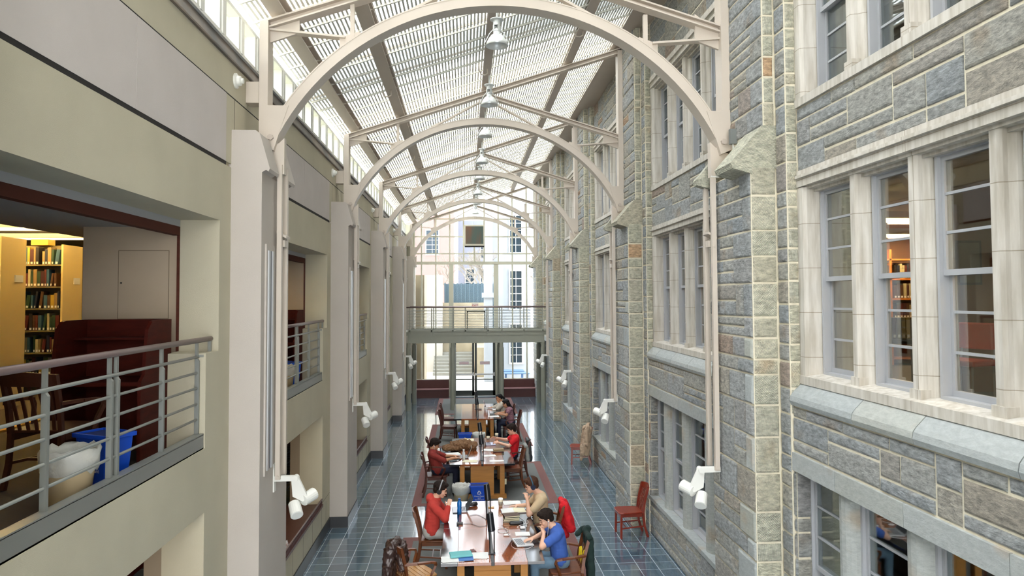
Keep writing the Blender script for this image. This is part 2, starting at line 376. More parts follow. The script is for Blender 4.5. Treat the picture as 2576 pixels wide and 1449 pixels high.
for k in range(-2, 5):
    o = BAY * k; r = random.Random(100 + k)
    y0, y1 = 3.21 + o, 7.30 + o; p0, p1 = 7.54 + o, 8.83 + o
    # --- mortar / core (material 0)
    mbW.m = 0
    m = .001
    mbW.box(XP, XB, p0, p1, 0, 5.72); mbW.box(3.25, XB, p0, p1, 5.72, Z_TOP)
    for a, b in ((y1, p0), (p1, p1 + .24)): mbW.box(XS, XB, a, b, 0, Z_TOP)
    lo0, lo1 = 3.45 + o, 7.25 + o
    mbW.box(XL, XB, y0, y1, 0, .60); mbW.box(XL, XB, y0, lo0, .60, 2.5); mbW.box(XL, XB, lo1, y1, .60, 2.5); mbW.box(XL, XB, y0, y1, 2.5, 3.18); mbW.box(XU, XB, y0, y1, 3.18, 3.40)
    mbW.box(XU, XB, y0, y1, 5.60, 6.29); mbW.box(XU, XB, y0, y1, 8.42, Z_TOP)
    # --- rock faced stones (material 1)
    mbW.m = 1
    masonry(mbW, wallface(XL), y0, y1, 0, .60, r)
    masonry(mbW, wallface(XL), y0, lo0, .60, 2.50, r, uu=.12)
    masonry(mbW, wallface(XL), y0, y1, 2.70, 3.17, r)
    masonry(mbW, wallface(XU), y0, y1, 5.60, 6.29, r)
    masonry(mbW, wallface(XU), y0, y1, 8.42, 9.60, r)
    # far jamb of the low window: quoins wrapping the corner
    for a, b in zip(*(lambda z: (z[:-1], z[1:]))(courses(.60, 2.50, r, .14, .34))):
        stone_quad(mbW, wallface(XL), lo1, y1 + .0, a, b, .02, r)
        stone_quad(mbW, endface(lo1), XL - .01, 3.64, a, b, .02, r)
    # nave face of pier
    for a, b in zip(*(lambda z: (z[:-1], z[1:]))(courses(0, 5.72, r))):
        q = r.choice((.22, .3, .42, .5)) if b - a > .16 else r.uniform(.3, .6)
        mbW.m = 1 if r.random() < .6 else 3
        stone_quad(mbW, wallface(XP), p0, p0 + q, a, b, .022, r)
        mbW.m = 1; masonry(mbW, wallface(XP), p0 + q, p1, a, b, r, uu=.12, vv=min(.13, (b - a)) if b - a < .2 else (b - a) / 2)
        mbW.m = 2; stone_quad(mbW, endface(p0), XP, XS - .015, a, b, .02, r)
    for a, b in zip(*(lambda z: (z[:-1], z[1:]))(courses(6.16, Z_TOP - .1, r, .13, .34))):
        q = r.choice((.3, .42, .5))
        mbW.m = 1; stone_quad(mbW, wallface(3.25), p0, p0 + q, a, b, .022, r)
        masonry(mbW, wallface(3.25), p0 + q, p1, a, b, r, uu=.12, vv=min(.13, b - a) if b - a < .2 else (b - a) / 2)
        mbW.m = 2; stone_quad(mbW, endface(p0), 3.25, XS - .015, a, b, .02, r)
    # step quoins
    for a, b in zip(*(lambda z: (z[:-1], z[1:]))(courses(0, Z_TOP - .1, r, .12, .32))):
        low = b < 3.2
        mbW.m = 1; stone_quad(mbW, wallface(XS), y1, p0 - .015, a, b, .018, r); stone_quad(mbW, wallface(XS), p1, p1 + .24, a, b, .018, r)
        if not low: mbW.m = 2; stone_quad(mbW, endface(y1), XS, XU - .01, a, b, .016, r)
    # weathering cap of the pier
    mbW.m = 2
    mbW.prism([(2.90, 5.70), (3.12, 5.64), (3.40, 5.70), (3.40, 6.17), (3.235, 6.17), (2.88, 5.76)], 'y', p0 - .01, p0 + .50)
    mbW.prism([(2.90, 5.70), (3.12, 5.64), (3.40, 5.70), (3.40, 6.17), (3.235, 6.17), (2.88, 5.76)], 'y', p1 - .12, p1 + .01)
    mbW.m = 3
    # lintel of low window and string course blocks (bluestone, material 3)
    cuts = [y0 + .06, 4.32 + o, 5.41 + o, 6.44 + o, y1]
    for a, b in zip(cuts[:-1], cuts[1:]): mbW.box(XL - .028, XL + .1, a + .004, b - .004, 2.507, 2.693)
    ys = [y0]
    while y1 - ys[-1] > 1.2: ys.append(ys[-1] + r.uniform(.75, 1.05))
    ys.append(y1)
    for a, b in zip(ys[:-1], ys[1:]):
        mbW.prism([(XL + .05, 3.175), (XL - .03, 3.18), (XL - .045, 3.225), (XL - .035, 3.275), (XL - .01, 3.31), (XU - .02, 3.40), (XU + .02, 3.40)], 'y', a + .005, b - .005)
    mbW.box(XL - .03, XG + .05, lo0 - .05, lo1 + .05, .60, .665)
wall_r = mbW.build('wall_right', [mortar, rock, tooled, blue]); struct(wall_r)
# --- windows of the stone wall
def sash(mb, y0, y1, z0, z1, X, bars, th=.035):
    mb.box(X - .02, X + .02, y0, y0 + th, z0, z1); mb.box(X - .02, X + .02, y1 - th, y1, z0, z1)
    mb.box(X - .02, X + .02, y0 + th, y1 - th, z0, z0 + th * 1.3); mb.box(X - .02, X + .02, y0 + th, y1 - th, z1 - th, z1)
    for b in bars: mb.box(X - .012, X + .012, y0 + th, y1 - th, b - .011, b + .011)
wn = 0
curtain_m = mat('grey_roller_blind', (150, 152, 150), .9)
def light_list(kind):
    cs = [6.32, 5.45, 4.56] if kind != 'low' else [6.44, 5.41, 4.32]
    hw = .13 if kind != 'low' else .14
    e0, e1 = (3.72, 7.13) if kind != 'low' else (3.45, 7.25)
    ed = [e1] + [v for c in cs for v in (c + hw, c - hw)] + [e0]
    return cs, hw, [(ed[i + 1], ed[i]) for i in range(0, len(ed), 2)]
def stone_window(k, kind):
    global wn
    wn += 1; o = BAY * k
    w = bpy.data.objects.new('window_%d' % wn, None); C.objects.link(w); struct(w)
    w.location = (XG, 5.42 + o, 0); off = Vector(w.location)
    class Q(MB):
        def build(s, name, m, **kk):
            s.v = [tuple(Vector(p) - off) for p in s.v]; return MB.build(s, name, m, w, **kk)
    cs, hw, lights = light_list(kind)
    z0, z1 = {'low': (.665, 2.50), 'mid': (3.50, 5.42), 'top': (6.41, 8.2)}[kind]
    y0, y1 = 3.21 + o, 7.30 + o
    gx = XG if kind != 'low' else 3.60
    if kind != 'low':
        s = Q()
        # jambs with hollow splay
        for a, e, q in ((y1, 7.13 + o, 7.19 + o), (y0 + .02, 3.72 + o, 3.64 + o)):
            s.prism([(XU - .02, a), (XU - .02, q), (XU + .02, q + (e - q) * .4), (XU + .05, q + (e - q) * .45), (XG + .06, e), (XB, e), (XB, a)], 'z', z0 - .03, z1 + .02)
        # head: fascia and three fillets
        hz = z1
        s.box(XU - .03, XB, y0, y1, hz + .03, hz + .20 if kind == 'mid' else hz + .24)
        s.box(XU - .06, XU, y0 + .06, y1 - .04, hz + .115, hz + .145)
        s.box(XU + .02, XB, y0 + .1, y1 - .1, hz + .0, hz + .03); s.box(XU + .09, XB, y0 + .1, y1 - .1, hz - .03, hz)
        s.build('stone_surround', lime)
        s = Q(); zs = 3.40 if kind == 'mid' else 6.29
        s.prism([(XU - .035, zs), (XB, zs), (XB, zs + .13), (XG, zs + .12), (XU - .035, zs + .085)], 'y', y0, y1)
        s.build('stone_sill', lime)
        for c in cs:
            c += o; s = Q()
            s.prism([(XU + .03, c - .035), (XU + .03, c + .035), (XU + .06, c + .05), (XU + .09, c + .055), (XU + .13, c + .09), (XG - .03, c + .10), (XG - .02, c + hw), (XG + .08, c + hw), (XG + .08, c - hw), (XG - .02, c - hw), (XG - .03, c - .10), (XU + .13, c - .09), (XU + .09, c - .055), (XU + .06, c - .05)], 'z', z0, z1)
            s.box(XU + .02, XG, c - .07, c + .07, z0 - .02, z0 + .07)
            s.build('stone_mullion', lime)
    else:
        for c in cs:
            c += o; s = Q()
            s.prism([(XL + .03 + .11 * (1 - math.sin(math.pi * t / 8)), c + (-hw * math.cos(math.pi * t / 8))) for t in range(9)] + [(gx + .06, c + hw), (gx + .06, c - hw)], 'z', z0, z1)
            s.build('stone_mullion', blue)
    fr = Q(); gl = Q()
    for (a, b) in lights:
        a += o; b += o
        if kind == 'low':
            zb = z0 + .02; zt = z1 - .02; mt = 1.55; bl = [zb + (mt - zb) * .34, zb + (mt - zb) * .67]; bu = [mt + (zt - mt) * .33, mt + (zt - mt) * .66]
        elif kind == 'mid': zb, zt, mt, bl, bu = 3.535, 5.40, 4.49, (3.87, 4.18), (4.79, 5.09)
        else: zb, zt, mt, bl, bu = 6.44, 8.17, 7.28, (6.72, 7.0), (7.57, 7.87)
        fr.box(gx - .05, gx + .06, a, a + .03, zb - .03, zt); fr.box(gx - .05, gx + .06, b - .03, b, zb - .03, zt)
        fr.box(gx - .05, gx + .06, a + .03, b - .03, zt - .02, zt); fr.box(gx - .055, gx + .06, a + .03, b - .03, zb - .035, zb)
        sash(fr, a + .03, b - .03, mt - .03, zt - .02, gx + .0, bu); sash(fr, a + .03, b - .03, zb, mt + .01, gx + .045, bl)
        gl.box(gx - .003, gx + .003, a + .06, b - .06, mt, zt - .05); gl.box(gx + .042, gx + .048, a + .06, b - .06, zb + .04, mt - .02)
    fr.build('sash_frame', sash_m); gl.build('glass_pane', pane)
    return w
for k in range(-1, 5):
    for kind in ('low', 'mid', 'top'): stone_window(k, kind)
# --- rooms behind the stone wall
wroom = mat('tan_room_wall', (150, 112, 84), .9, noise=.06, nscale=2)
wroom2 = mat('grey_room_wall', (120, 124, 126), .9)
rc = mat('grey_carpet_floor', (92, 88, 84), .95)
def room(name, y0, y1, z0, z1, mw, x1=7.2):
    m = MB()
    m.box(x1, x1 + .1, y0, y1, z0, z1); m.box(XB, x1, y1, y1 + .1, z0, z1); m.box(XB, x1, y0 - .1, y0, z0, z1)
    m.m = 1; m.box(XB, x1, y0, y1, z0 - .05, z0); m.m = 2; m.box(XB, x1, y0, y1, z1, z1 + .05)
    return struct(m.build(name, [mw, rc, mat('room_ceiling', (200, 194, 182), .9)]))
room('wall_reading_room', -2.6, 13.0, 3.05, 5.75, wroom, 9.0)
struct(MB().box(6.22, 9.0, 9.0, 9.1, 3.05, 5.75).build('wall_reading_partition', mat('brown_partition', (140, 92, 66), .8)))
room('wall_middle_rooms', 13.2, 31.5, 3.05, 5.75, wroom2, 6.0)
room('wall_upper_rooms', -2.6, 31.5, 6.0, 8.8, wroom2, 6.5)
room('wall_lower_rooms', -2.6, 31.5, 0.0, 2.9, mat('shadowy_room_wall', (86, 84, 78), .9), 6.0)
# ================================================================== LEFT WALL
XW, XW2, XLP = -2.55, -2.95, -2.22
mbL = MB(); grooves = MB()
for k in range(-2, 5):
    c = C0 + BAY * k; a = c - 5.27; b = c - .59                        # wall between piers
    n0, n1 = c - 4.55, c - 1.30; w0, w1 = c - 4.92, c - .94
    mbL.m = 0
    full0, full1 = c - 5.86, c
    mbL.box(XW2, XW, full0, n0, 0, 3.77); mbL.box(XW2, XW, n1, full1, 0, 3.77)
    mbL.box(XW2, XW, full0, w0, 3.77, 5.13); mbL.box(XW2, XW, w1, full1, 3.77, 5.13)
    mbL.box(XW2, XW, n0, n1, 0, .60)
    mbL.box(XW2, XW, n0, n1, 2.22, 2.84)
    mbL.box(XW2, XW, full0, full1, 5.13, 5.745); mbL.box(XW2, XW - .03, full0, full1, 5.745, 5.785)
    mbL.box(XW2, XW, full0, c - 4.98, 5.785, 6.52); mbL.box(XW2, XW, c - .765, full1, 5.785, 6.52)
    mbL.box(XW2, XW - .02, full0, full1, 6.52, 6.535); mbL.box(XW2, XW, full0, full1, 6.535, 6.9)
    mbL.m = 1
    mid = (c - 4.97 + c - .775) / 2
    mbL.box(XW2, XW + .003, c - 4.97, mid - .003, 5.785, 6.52); mbL.box(XW2, XW + .003, mid + .003, c - .775, 5.785, 6.52)
    mbL.m = 2
    mbL.box(XW - .05, XW + .001, full0, c - .765, 5.745, 5.785)
    mbL.box(XW - .03, XW + .001, full0, full1, 6.52, 6.532)
    for y in (c - .50, c + .5): mbL.box(XW, XW + .0015, y, y + .006, 6.165, 6.52)
    for y in (c - 4.2, c - 3.5, c - 2.8, c - 2.1, c - 1.35, c - .95): mbL.box(XW, XW + .0015, y, y + .004, .2, .60)
    for y0_, y1_ in ((c - 1.28, c - .59),): mbL.box(XW, XW + .0015, y0_, y1_, .66, .664)
    # pier
    mbL.m = 3
    for ya, yb in ((c - .59, c - .20), (c + .20, c + .59)): mbL.prism([(XW2, 5.70), (XLP, 5.70), (-2.175, 5.725), (-2.15, 5.705), (-2.135, 5.74), (-2.245, 6.13), (-2.29, 6.165), (XW2, 6.165)], 'y', ya, yb)
    mbL.box(XW2, XLP, c - .59, c + .59, 0, 5.70); mbL.box(XW2, -2.46, c - .2, c + .2, 5.7, 6.165)
    mbL.m = 4
    mbL.box(XW, XW + .018, c + .59 - BAY, c - .59, 0, .2)
    mbL.box(XW, XLP + .018, c - .61, c + .61, 0, .2)
    # cornice flashing
    mbL.m = 5
    mbL.prism([(XW2, 6.9), (XW + .03, 6.9), (XW + .03, 6.92), (XW - .0, 6.93), (XW - .07, 7.15), (XW2, 7.15)], 'y', full0, full1)
mbL.m = 0
mbL.box(XW2, XW, C0 + BAY * 4, 32.2, 0, 7.15)
wl = struct(mbL.build('wall_left', [plaster, plaster_l, dark, pierp, slate_b, patina]))
# clerestory
m = MB(); g = MB()
y = -8.407
while y < 31.8:
    m.box(-2.80, -2.585, y, y + .21, 7.15, 7.58); m.box(-2.585, -2.57, y + .06, y + .12, 7.15, 7.56)
    m.box(-2.70, -2.66, y + .21, y + .24, 7.15, 7.56)
    g.box(-2.70, -2.694, y + .21, y + .643, 7.17, 7.56); y += .643
m.box(-2.82, -2.58, -8.4, 31.9, 7.13, 7.17); m.box(-2.82, -2.58, -8.4, 31.9, 7.555, 7.60)
w = struct(m.build('window_19', white_m)); w2 = g.build('glass_pane', pane, w)
# ------------------------------------------------ left galleries
gal_c = mat('grey_gallery_ceiling', (164, 165, 168), .9)
gal_w = mat('tan_gallery_partition', (176, 160, 140), .9, noise=.05, nscale=3)
ywall = mat('ochre_stack_wall', (206, 168, 88), .9)
m = MB(); m.box(-12, XW - .03, -9, 32, 2.70, 2.82); struct(m.build('floor_left', mat('dark_gallery_carpet', (70, 60, 52), .95)))
m = MB(); m.box(-4.6, XW2, -9, 32, 5.06, 5.2); m.m = 1; m.box(-12, -4.6, -9, 32, 5.55, 5.65); m.box(-4.6, -4.55, -9, 32, 5.2, 5.6); m.box(-12, XW2, -9, 32, 5.65, 7.1); m.box(-12, XW2, -9.1, -9, 0, 7.1)
struct(m.build('ceiling_left', [gal_c, mat('cream_stack_ceiling', (226, 214, 176), .9)]))
m = MB()
for k in range(-1, 5):
    c = C0 + BAY * k
    m.m = 0; m.box(-3.93, XW2, c - .92, c + .92, 2.82, 5.06)
    m.m = 1; m.box(-3.12, XW2, c - 1.29, c + 1.29, 0, 2.84)
    m.m = 2; m.box(XW2 - .03, XW2 + .0, c - .945, c - .915, 2.82, 5.06)
m.m = 3; m.box(-12.1, -12, -9, 32, 0, 7.1); m.box(-12, XW2, 31.9, 32, 0, 7.1)
m.box(-5.3, -5.2, -9, 32, 1.1, 2.84); m.m = 4; m.box(-5.3, -5.18, -9, 32, 0, 1.1)
struct(m.build('wall_back', [gal_w, mat('lower_reveal_plaster', (148, 134, 116), .9), mahog, ywall, carrelw]))
m = MB()
m.box(XW2 - .08, XW2 + .0, -9, 32, 4.97, 5.06); m.box(XW2 - .16, XW2 - .08, -9, 32, 5.02, 5.06)
struct(m.build('trim_1', mat('dull_brown_track', (80, 44, 34), .8, spec=.2)))
# ================================================================== FLOOR
m = MB(); m.box(-12, 3.6, -9, 32.2, -.12, 0); struct(m.build('floor', floor_m))
rug_g = mat('grey_carpet', (112, 114, 112), .95, noise=.12, nscale=60, bump=.3, bscale=300)
rug_r = mat('maroon_carpet_border', (124, 86, 82), .95, noise=.12, nscale=60, bump=.3, bscale=300)
names = ['under the table with the turquoise sleeve', 'under the middle table', 'under the table closest to the glass doors', 'between the bridge columns']
for i, (a, b) in enumerate(((9.30, 13.15), (15.10, 18.95), (20.93, 24.74), (26.82, 31.15))):
    t = thing('carpet', 'grey inset carpet with maroon border ' + names[i], 'carpet', (.435, (a + b) / 2, 0), 0, 'inset carpets')
    hx = 1.545; hy = (b - a) / 2; bw = .19
    m = MB(); m.box(-hx + bw, hx - bw, -hy + bw, hy - bw, .0, .006); m.build('field', rug_g, t)
    m = MB(); m.box(-hx, -hx + bw, -hy, hy, 0, .006); m.box(hx - bw, hx, -hy, hy, 0, .006); m.box(-hx + bw, hx - bw, -hy, -hy + bw, 0, .006); m.box(-hx + bw, hx - bw, hy - bw, hy, 0, .006)
    m.build('border', rug_r, t)
# ================================================================== ROOF
SL = .333
def zr(x): return 7.62 + SL * (x + 2.39)
m = MB(); ang = math.atan(SL)
slat_m = mat('beige_ceiling_slat', (214, 212, 200), .6)
x = -2.62; off = .15
while x < 3.45:
    m.beam((x, -9, zr(x) + off), (x, 31.95, zr(x) + off), .027, .022, up=(-SL, 0, 1)); x += .0545
y = -8.74
while y < 31.95:
    m.beam((-2.62, y, zr(-2.62) + off - .02), (3.45, y, zr(3.45) + off - .02), .03, .035); y += .586
ceil = struct(m.build('ceiling', slat_m))
g = MB(); y = -8.69; dk = {(11.3, 13.1)}
while y < 31.9:
    g.m = 1 if 11.1 < y + .3 < 13.0 else 0
    p = [(-2.9, y), (3.6, y), (3.6, y + .586), (-2.9, y + .586)]
    g.hexa([(a, b, zr(a) + .26) for a, b in p] + [(a, b, zr(a) + .266) for a, b in p]); y += .586
glz = g.build('skylight_glazing', [sky_pane, sky_pane_t], ceil)
m = MB(); y = -8.6
while y < 32: m.beam((-2.9, y, zr(-2.9) + .245), (3.6, y, zr(3.6) + .245), .03, .03); y += 1.172
m.build('glazing_bars', steel_d, ceil)
# purlins
pl = ['at the left roof edge over the clerestory', 'left of the pendant lamps', 'carrying the row of pendant lamps', 'right of the pendant lamps', 'at the right edge along the stone wall']
for i, (x, wd, hh) in enumerate(((-2.20, .20, .16), (-1.29, .19, .16), (.43, .15, .14), (2.13, .17, .15), (3.14, .24, .2))):
    m = MB(); m.box(-wd / 2, wd / 2, -22.9, 17.9, -.005, .012); m.box(-.012, .012, -22.9, 17.9, .012, hh - .02); m.box(-wd / 2, wd / 2, -22.9, 17.9, hh - .02, hh - .0)
    pb_ = m.build('roof_purlin', steel_d); pb_.location = (x, 14, zr(x)); tag(pb_, 'long taupe roof purlin, ' + pl[i], 'beam', 'roof purlins')
m = MB(); m.box(3.26, 3.60, -9, 31.9, zr(3.3) - .03, zr(3.3) + .05); struct(m.build('trim_3', steel_d))
for i, (x, y) in enumerate(((-1.29, 12.6), (-1.29, 18.4), (2.13, 12.6), (2.13, 18.4), (.43, 13.1))):
    z = zr(x); q = MB(); q.tube([(0, 0, 0), (0, 0, -.10), (-.05, 0, -.13), (-.12, 0, -.12), (-.15, 0, -.05), (-.15, .03, .12)], .013, 8); o_ = q.build('sprinkler_pipe', steel, smooth=True); o_.location = (x, y, z)
    tag(o_, 'short bent sprinkler pipe under the %s purlin, %s' % (('left', 'left', 'right', 'right', 'middle')[i], ('before the fourth arch from the glass', 'before the third arch from the glass', 'before the fourth arch from the glass', 'before the third arch from the glass', 'beside a pendant lamp')[i]), 'pipe', 'sprinkler pipes')
# ================================================================== TRUSSES
AX, AR = .445, 3.018; AZ = 7.89 - AR
def arch_pt(x, r): return (x, AZ + math.sqrt(max(0, r * r - (x - AX) ** 2)))
def band(mb, r0, r1, a0, a1, y0, y1, n=48):
    for i in range(n):
        t0 = a0 + (a1 - a0) * i / n; t1 = a0 + (a1 - a0) * (i + 1) / n
        P = lambda r, t, y: (AX + r * math.cos(t), y, AZ + r * math.sin(t))
        mb.hexa([P(r0, t0, y0), P(r0, t0, y1), P(r0, t1, y1), P(r0, t1, y0), P(r1, t0, y0), P(r1, t0, y1), P(r1, t1, y1), P(r1, t1, y0)])
def truss(k):
    Y = C0 + BAY * k if k < 4 else 31.72
    t = thing('arched_truss', 'cream steel arched roof truss, ' + FROM[k], 'truss', (AX, Y, 6.2), 0, 'arched roof trusses')
    off = Vector((AX, 0, 6.2))
    def bl(mb, n, m_=steel, **kk):
        mb.v = [tuple(Vector(p) - off) for p in mb.v]; return mb.build(n, m_, t, **kk)
    th = math.asin((6.2 - AZ) / AR); a0, a1 = th - .02, math.pi - th + .02
    m = MB(); band(m, AR - .075, AR - .045, a0, a1, -.11, .11); band(m, AR + .04, AR + .055, a0, a1, -.11, .11); band(m, AR - .045, AR + .04, a0, a1, -.105, .105); bl(m, 'arch_rib')
    m = MB(); m.beam((-2.395, 0, zr(-2.395) - .05), (3.22, 0, zr(3.22) - .05), .17, .02); m.beam((-2.395, 0, zr(-2.395) - .09), (3.22, 0, zr(3.22) - .09), .02, .08); m.beam((-2.395, 0, zr(-2.395) - .135), (3.22, 0, zr(3.22) - .135), .17, .02); bl(m, 'rafter')
    m = MB(); m.beam((.5, 0, zr(.485) - .13), (3.15, 0, 7.64), .16, .02); m.beam((.5, 0, zr(.485) - .165), (3.15, 0, 7.605), .02, .07); m.beam((.5, 0, zr(.485) - .2), (3.15, 0, 7.57), .16, .02); bl(m, 'rafter')
    for x, zt in ((-2.345, zr(-2.345) - .06), (3.19, zr(3.19) - .1)):
        m = MB(); m.box(x - .05, x - .038, -.11, .11, 6.14, zt); m.box(x + .038, x + .05, -.11, .11, 6.14, zt); m.box(x - .04, x + .04, -.012, .012, 6.14, zt); m.box(x - .038, x + .038, -.109, -.095, 6.14, zt); bl(m, 'post')
    for sx in (-1, 1):
        X = lambda x: AX + sx * x
        m = MB(); m.beam((X(1.78), 0, 7.40), (X(1.78), 0, zr(-1.335) - .14 if sx < 0 else 7.78), .05, .05, up=(0, 1, 0)); bl(m, 'strut')
        m = MB(); m.beam((X(1.86), 0, 7.42), (X(2.78), 0, 7.50), .12, .025); bl(m, 'strut')
        m = MB(); m.beam((X(1.68), 0, 7.44), (X(.05), 0, 8.33), .09, .03); bl(m, 'strut')
        m = MB()
        f = [(X(2.81), 6.10), (X(2.79), 6.57), (X(2.50), 6.57), (X(2.62), 6.20), (X(2.67), 6.04)]
        m.prism(f if sx > 0 else f[::-1], 'y', -.115, .115)
        bl(m, 'gusset_plate'); m = MB()
        m.prism([(X(2.76), 7.34), (X(2.76), 7.55), (X(2.4), 7.66 if sx < 0 else 7.80), (X(2.4), 7.47)][::-sx], 'y', -.02, .02)
        bl(m, 'gusset_plate'); m = MB()
        m.prism([(X(1.93), 7.16), (X(1.93), 7.42), (X(1.70), 7.50), (X(1.62), 7.40)][::-sx], 'y', -.02, .02)
        bl(m, 'gusset_plate')
        m = MB(); m.tube([(X(2.70), -.15, 6.19), (X(2.70), .15, 6.19)], .036, 6); bl(m, 'pin_bolt', steel_d)
        m = MB()
        e = 2.60 if sx > 0 else 2.60
        m.prism([(X(2.83), 6.04), (X(2.62), 6.14), (X(2.56), 6.20), (X(2.56), 5.77), (X(2.70), 5.77), (X(2.86), 5.90)][::-sx], 'y', -.05, .05)
        bl(m, 'bracket')
    m = MB(); m.box(-2.548, -2.40, -.1, .1, 6.60, 6.85); bl(m, 'wall_stub')
    return t
for k in range(5): truss(k)
# ------------------------------------------------ hanging spotlights on twin bars
def spot(k, side):
    Y = C0 + BAY * k; s = 1 if side == 'L' else -1
    xb = -2.16 if side == 'L' else 3.03; xpl = XLP + .0 if side == 'L' else XP
    wall = 'plaster pier' if side == 'L' else 'stone pier'
    t = thing('bracket_spotlight', 'white double spotlight on twin bars, %s %s' % (wall, FROM[k]), 'spotlight', (xb, Y, 2.22), 0, 'wall spotlights on twin hanging bars')
    for yy in (-.05, .22):
        m = MB(); m.box(-.027, .027, yy - .03, yy + .03, .0, 3.66); m.build('hanging_bar', steel, t)
    m = MB(); m.tube([(0, -.09, 2.7), (0, -.02, 2.7)], .015, 8); m.build('bolt', steel, t); m = MB(); m.tube([(0, -.09, .03), (0, -.02, .03)], .02, 8); m.build('bolt', steel, t); m = MB(); m.box(-.04, .04, .02, .14, 2.70, 2.78); m.build('conduit_box', steel, t); m = MB(); m.prism([(-.05, 2.86), (.06, 2.80), (.06, 2.83), (-.05, 2.89)], 'y', .0, .2); m.build('cover_plate', steel, t)
    m = MB(); x0 = (xpl - xb); m.box(min(x0, s * .19), max(x0, s * .19), -.03, .03, -.03, .03); m.build('arm', white_m, t)
    m = MB(); m.box(x0, x0 + s * .015, -.04, .04, -.15, .17); m.build('wall_plate', white_m, t)
    m = MB(); m.prism([(s * .14, .02), (s * .22, .02), (s * .33, -.21), (s * .28, -.27), (s * .16, -.21)][::s], 'y', -.02, .02); m.tube([(s * .19, -.05, 0), (s * .19, .05, 0)], .035, 12); m.build('yoke', white_m, t)
    m = MB()
    for j, (dx, dz) in enumerate(((.20, -.34), (.32, -.24))):
        c = Vector((s * dx, (-.05 if j == 0 else .06), dz)); d = Vector((s * .06, -.12, -.10)).normalized() if j == 0 else Vector((s * .07, .10, .03)).normalized()
        m.tube([c - d * .08, c - d * .075, c + d * .095, c + d * .10], [.03, .068, .072, .06], 18)
    m.build('lamp_head', white_m, t, smooth=False)
    return t
for k in range(4):
    for side in 'LR': spot(k, side)
    Y = C0 + BAY * k
    t = thing('cable_channel', 'tall grey metal channel on the plaster pier ' + FROM[k], 'channel', (XLP, Y - .28, 2.35), 0, 'metal channels in the plaster piers')
    m = MB(); m.box(0, .02, -.17, .17, 0, 2.57); m.build('frame', pierp, t)
    m = MB(); m.box(.02, .035, -.12, -.06, .05, 2.5); m.box(.02, .035, .04, .10, .05, 2.5); m.build('rail', alu, t)
    m = MB(); m.box(.018, .022, -.06, .04, .05, 2.5); m.build('slot', mat('dark_slot', (84, 86, 90), .5, metal=.4), t)
    t = thing('wall_strobe', 'round white sounder on the wall by the truss ' + FROM[k], 'alarm', (XW, Y - .48, 6.74), 0, 'white round wall sounders')
    rot = Euler((0, R(90), 0)).to_matrix()
    m = MB(); m.lathe([(0, 0), (.085, 0), (.085, .02), (.06, .03)], rot=rot); m.build('base', white_m, t)
    m = MB(); m.lathe([(.06, .03), (.055, .06), (.03, .07), (.03, .09), (0, .095)], rot=rot); m.build('dome', white_m, t)
t = thing('junction_box', 'small grey junction box with white cable beside the nearest right truss foot', 'box', (3.205, C0 - .24, 6.22))
m = MB(); m.box(-.04, .04, -.06, -.0, -.09, .09); m.build('case', mat('grey_box', (112, 116, 114), .5), t)
m = MB(); m.tube([(0, -.03, -.09), (0, -.05, -.2), (-.02, -.05, -.35), (-.1, -.08, -.47), (-.22, -.1, -.5), (-.3, -.1, -.49)], .008, 6); m.build('cable', white_m, t)
# ------------------------------------------------ pendants
lm = mat('pendant_spun_aluminium', (222, 226, 226), .32, metal=.35)
pg = 'aluminium pendants in a row under the skylight'
def pendant():
    t = thing('pendant_lamp', 'x', 'lamp', (0, 0, 0), 0, pg)
    m = MB(); prof = [(.05, .215), (.052, .17), (.085, .155), (.125, .10), (.152, .045), (.168, .0), (.162, .0), (.14, .05), (.1, .11), (.05, .14)]
    m.lathe(prof, n=28); m.build('lamp_shade', lm, t, smooth=True)
    m = MB(); m.lathe([(.0, .385), (.05, .385), (.054, .30)], n=20); m.lathe([(.054, .24), (.056, .215), (.05, .215)], n=20)
    for q in range(4):
        a = q * math.pi / 2 + .5; m.cbox((.052 * math.cos(a), .052 * math.sin(a), .27), (.012, .03, .07), Euler((0, 0, a)))
    m.build('ballast_housing', lm, t)
    m = MB(); m.lathe([(0, .395), (.095, .395), (.1, .385), (.095, .38), (0, .38)], n=24); m.build('canopy_disc', lm, t)
    m = MB(); m.tube([(.0, 0, .39), (0, 0, .60)], .012, 8); m.build('stem', lm, t)
    m = MB(); m.lathe([(0, .26), (.03, .26), (.035, .2), (.0, .12)], n=12); m.build('bulb', mat('frosted_bulb', (200, 200, 196), .3), t)
    m = MB()
    for sx in (-1, 1): m.tube([(sx * .05, 0, .25), (sx * .11, 0, .18), (sx * .185, 0, .03), (sx * .17, 0, .01)], .006, 6)
    m.build('safety_bracket', lm, t)
    return t
P0 = pendant(); first = True; n = 0
for k in range(4):
    for dy in (1.72, 4.93):
        loc = (.476, C0 + BAY * k + dy, 7.975); lab = 'silver bell pendant lamp, %s in the row counted from the glass end wall' % ORD[7 - n]; n += 1
        if first: P0.location = loc; P0['label'] = lab; first = False
        else: dup(P0, loc, 0, lab, pg)
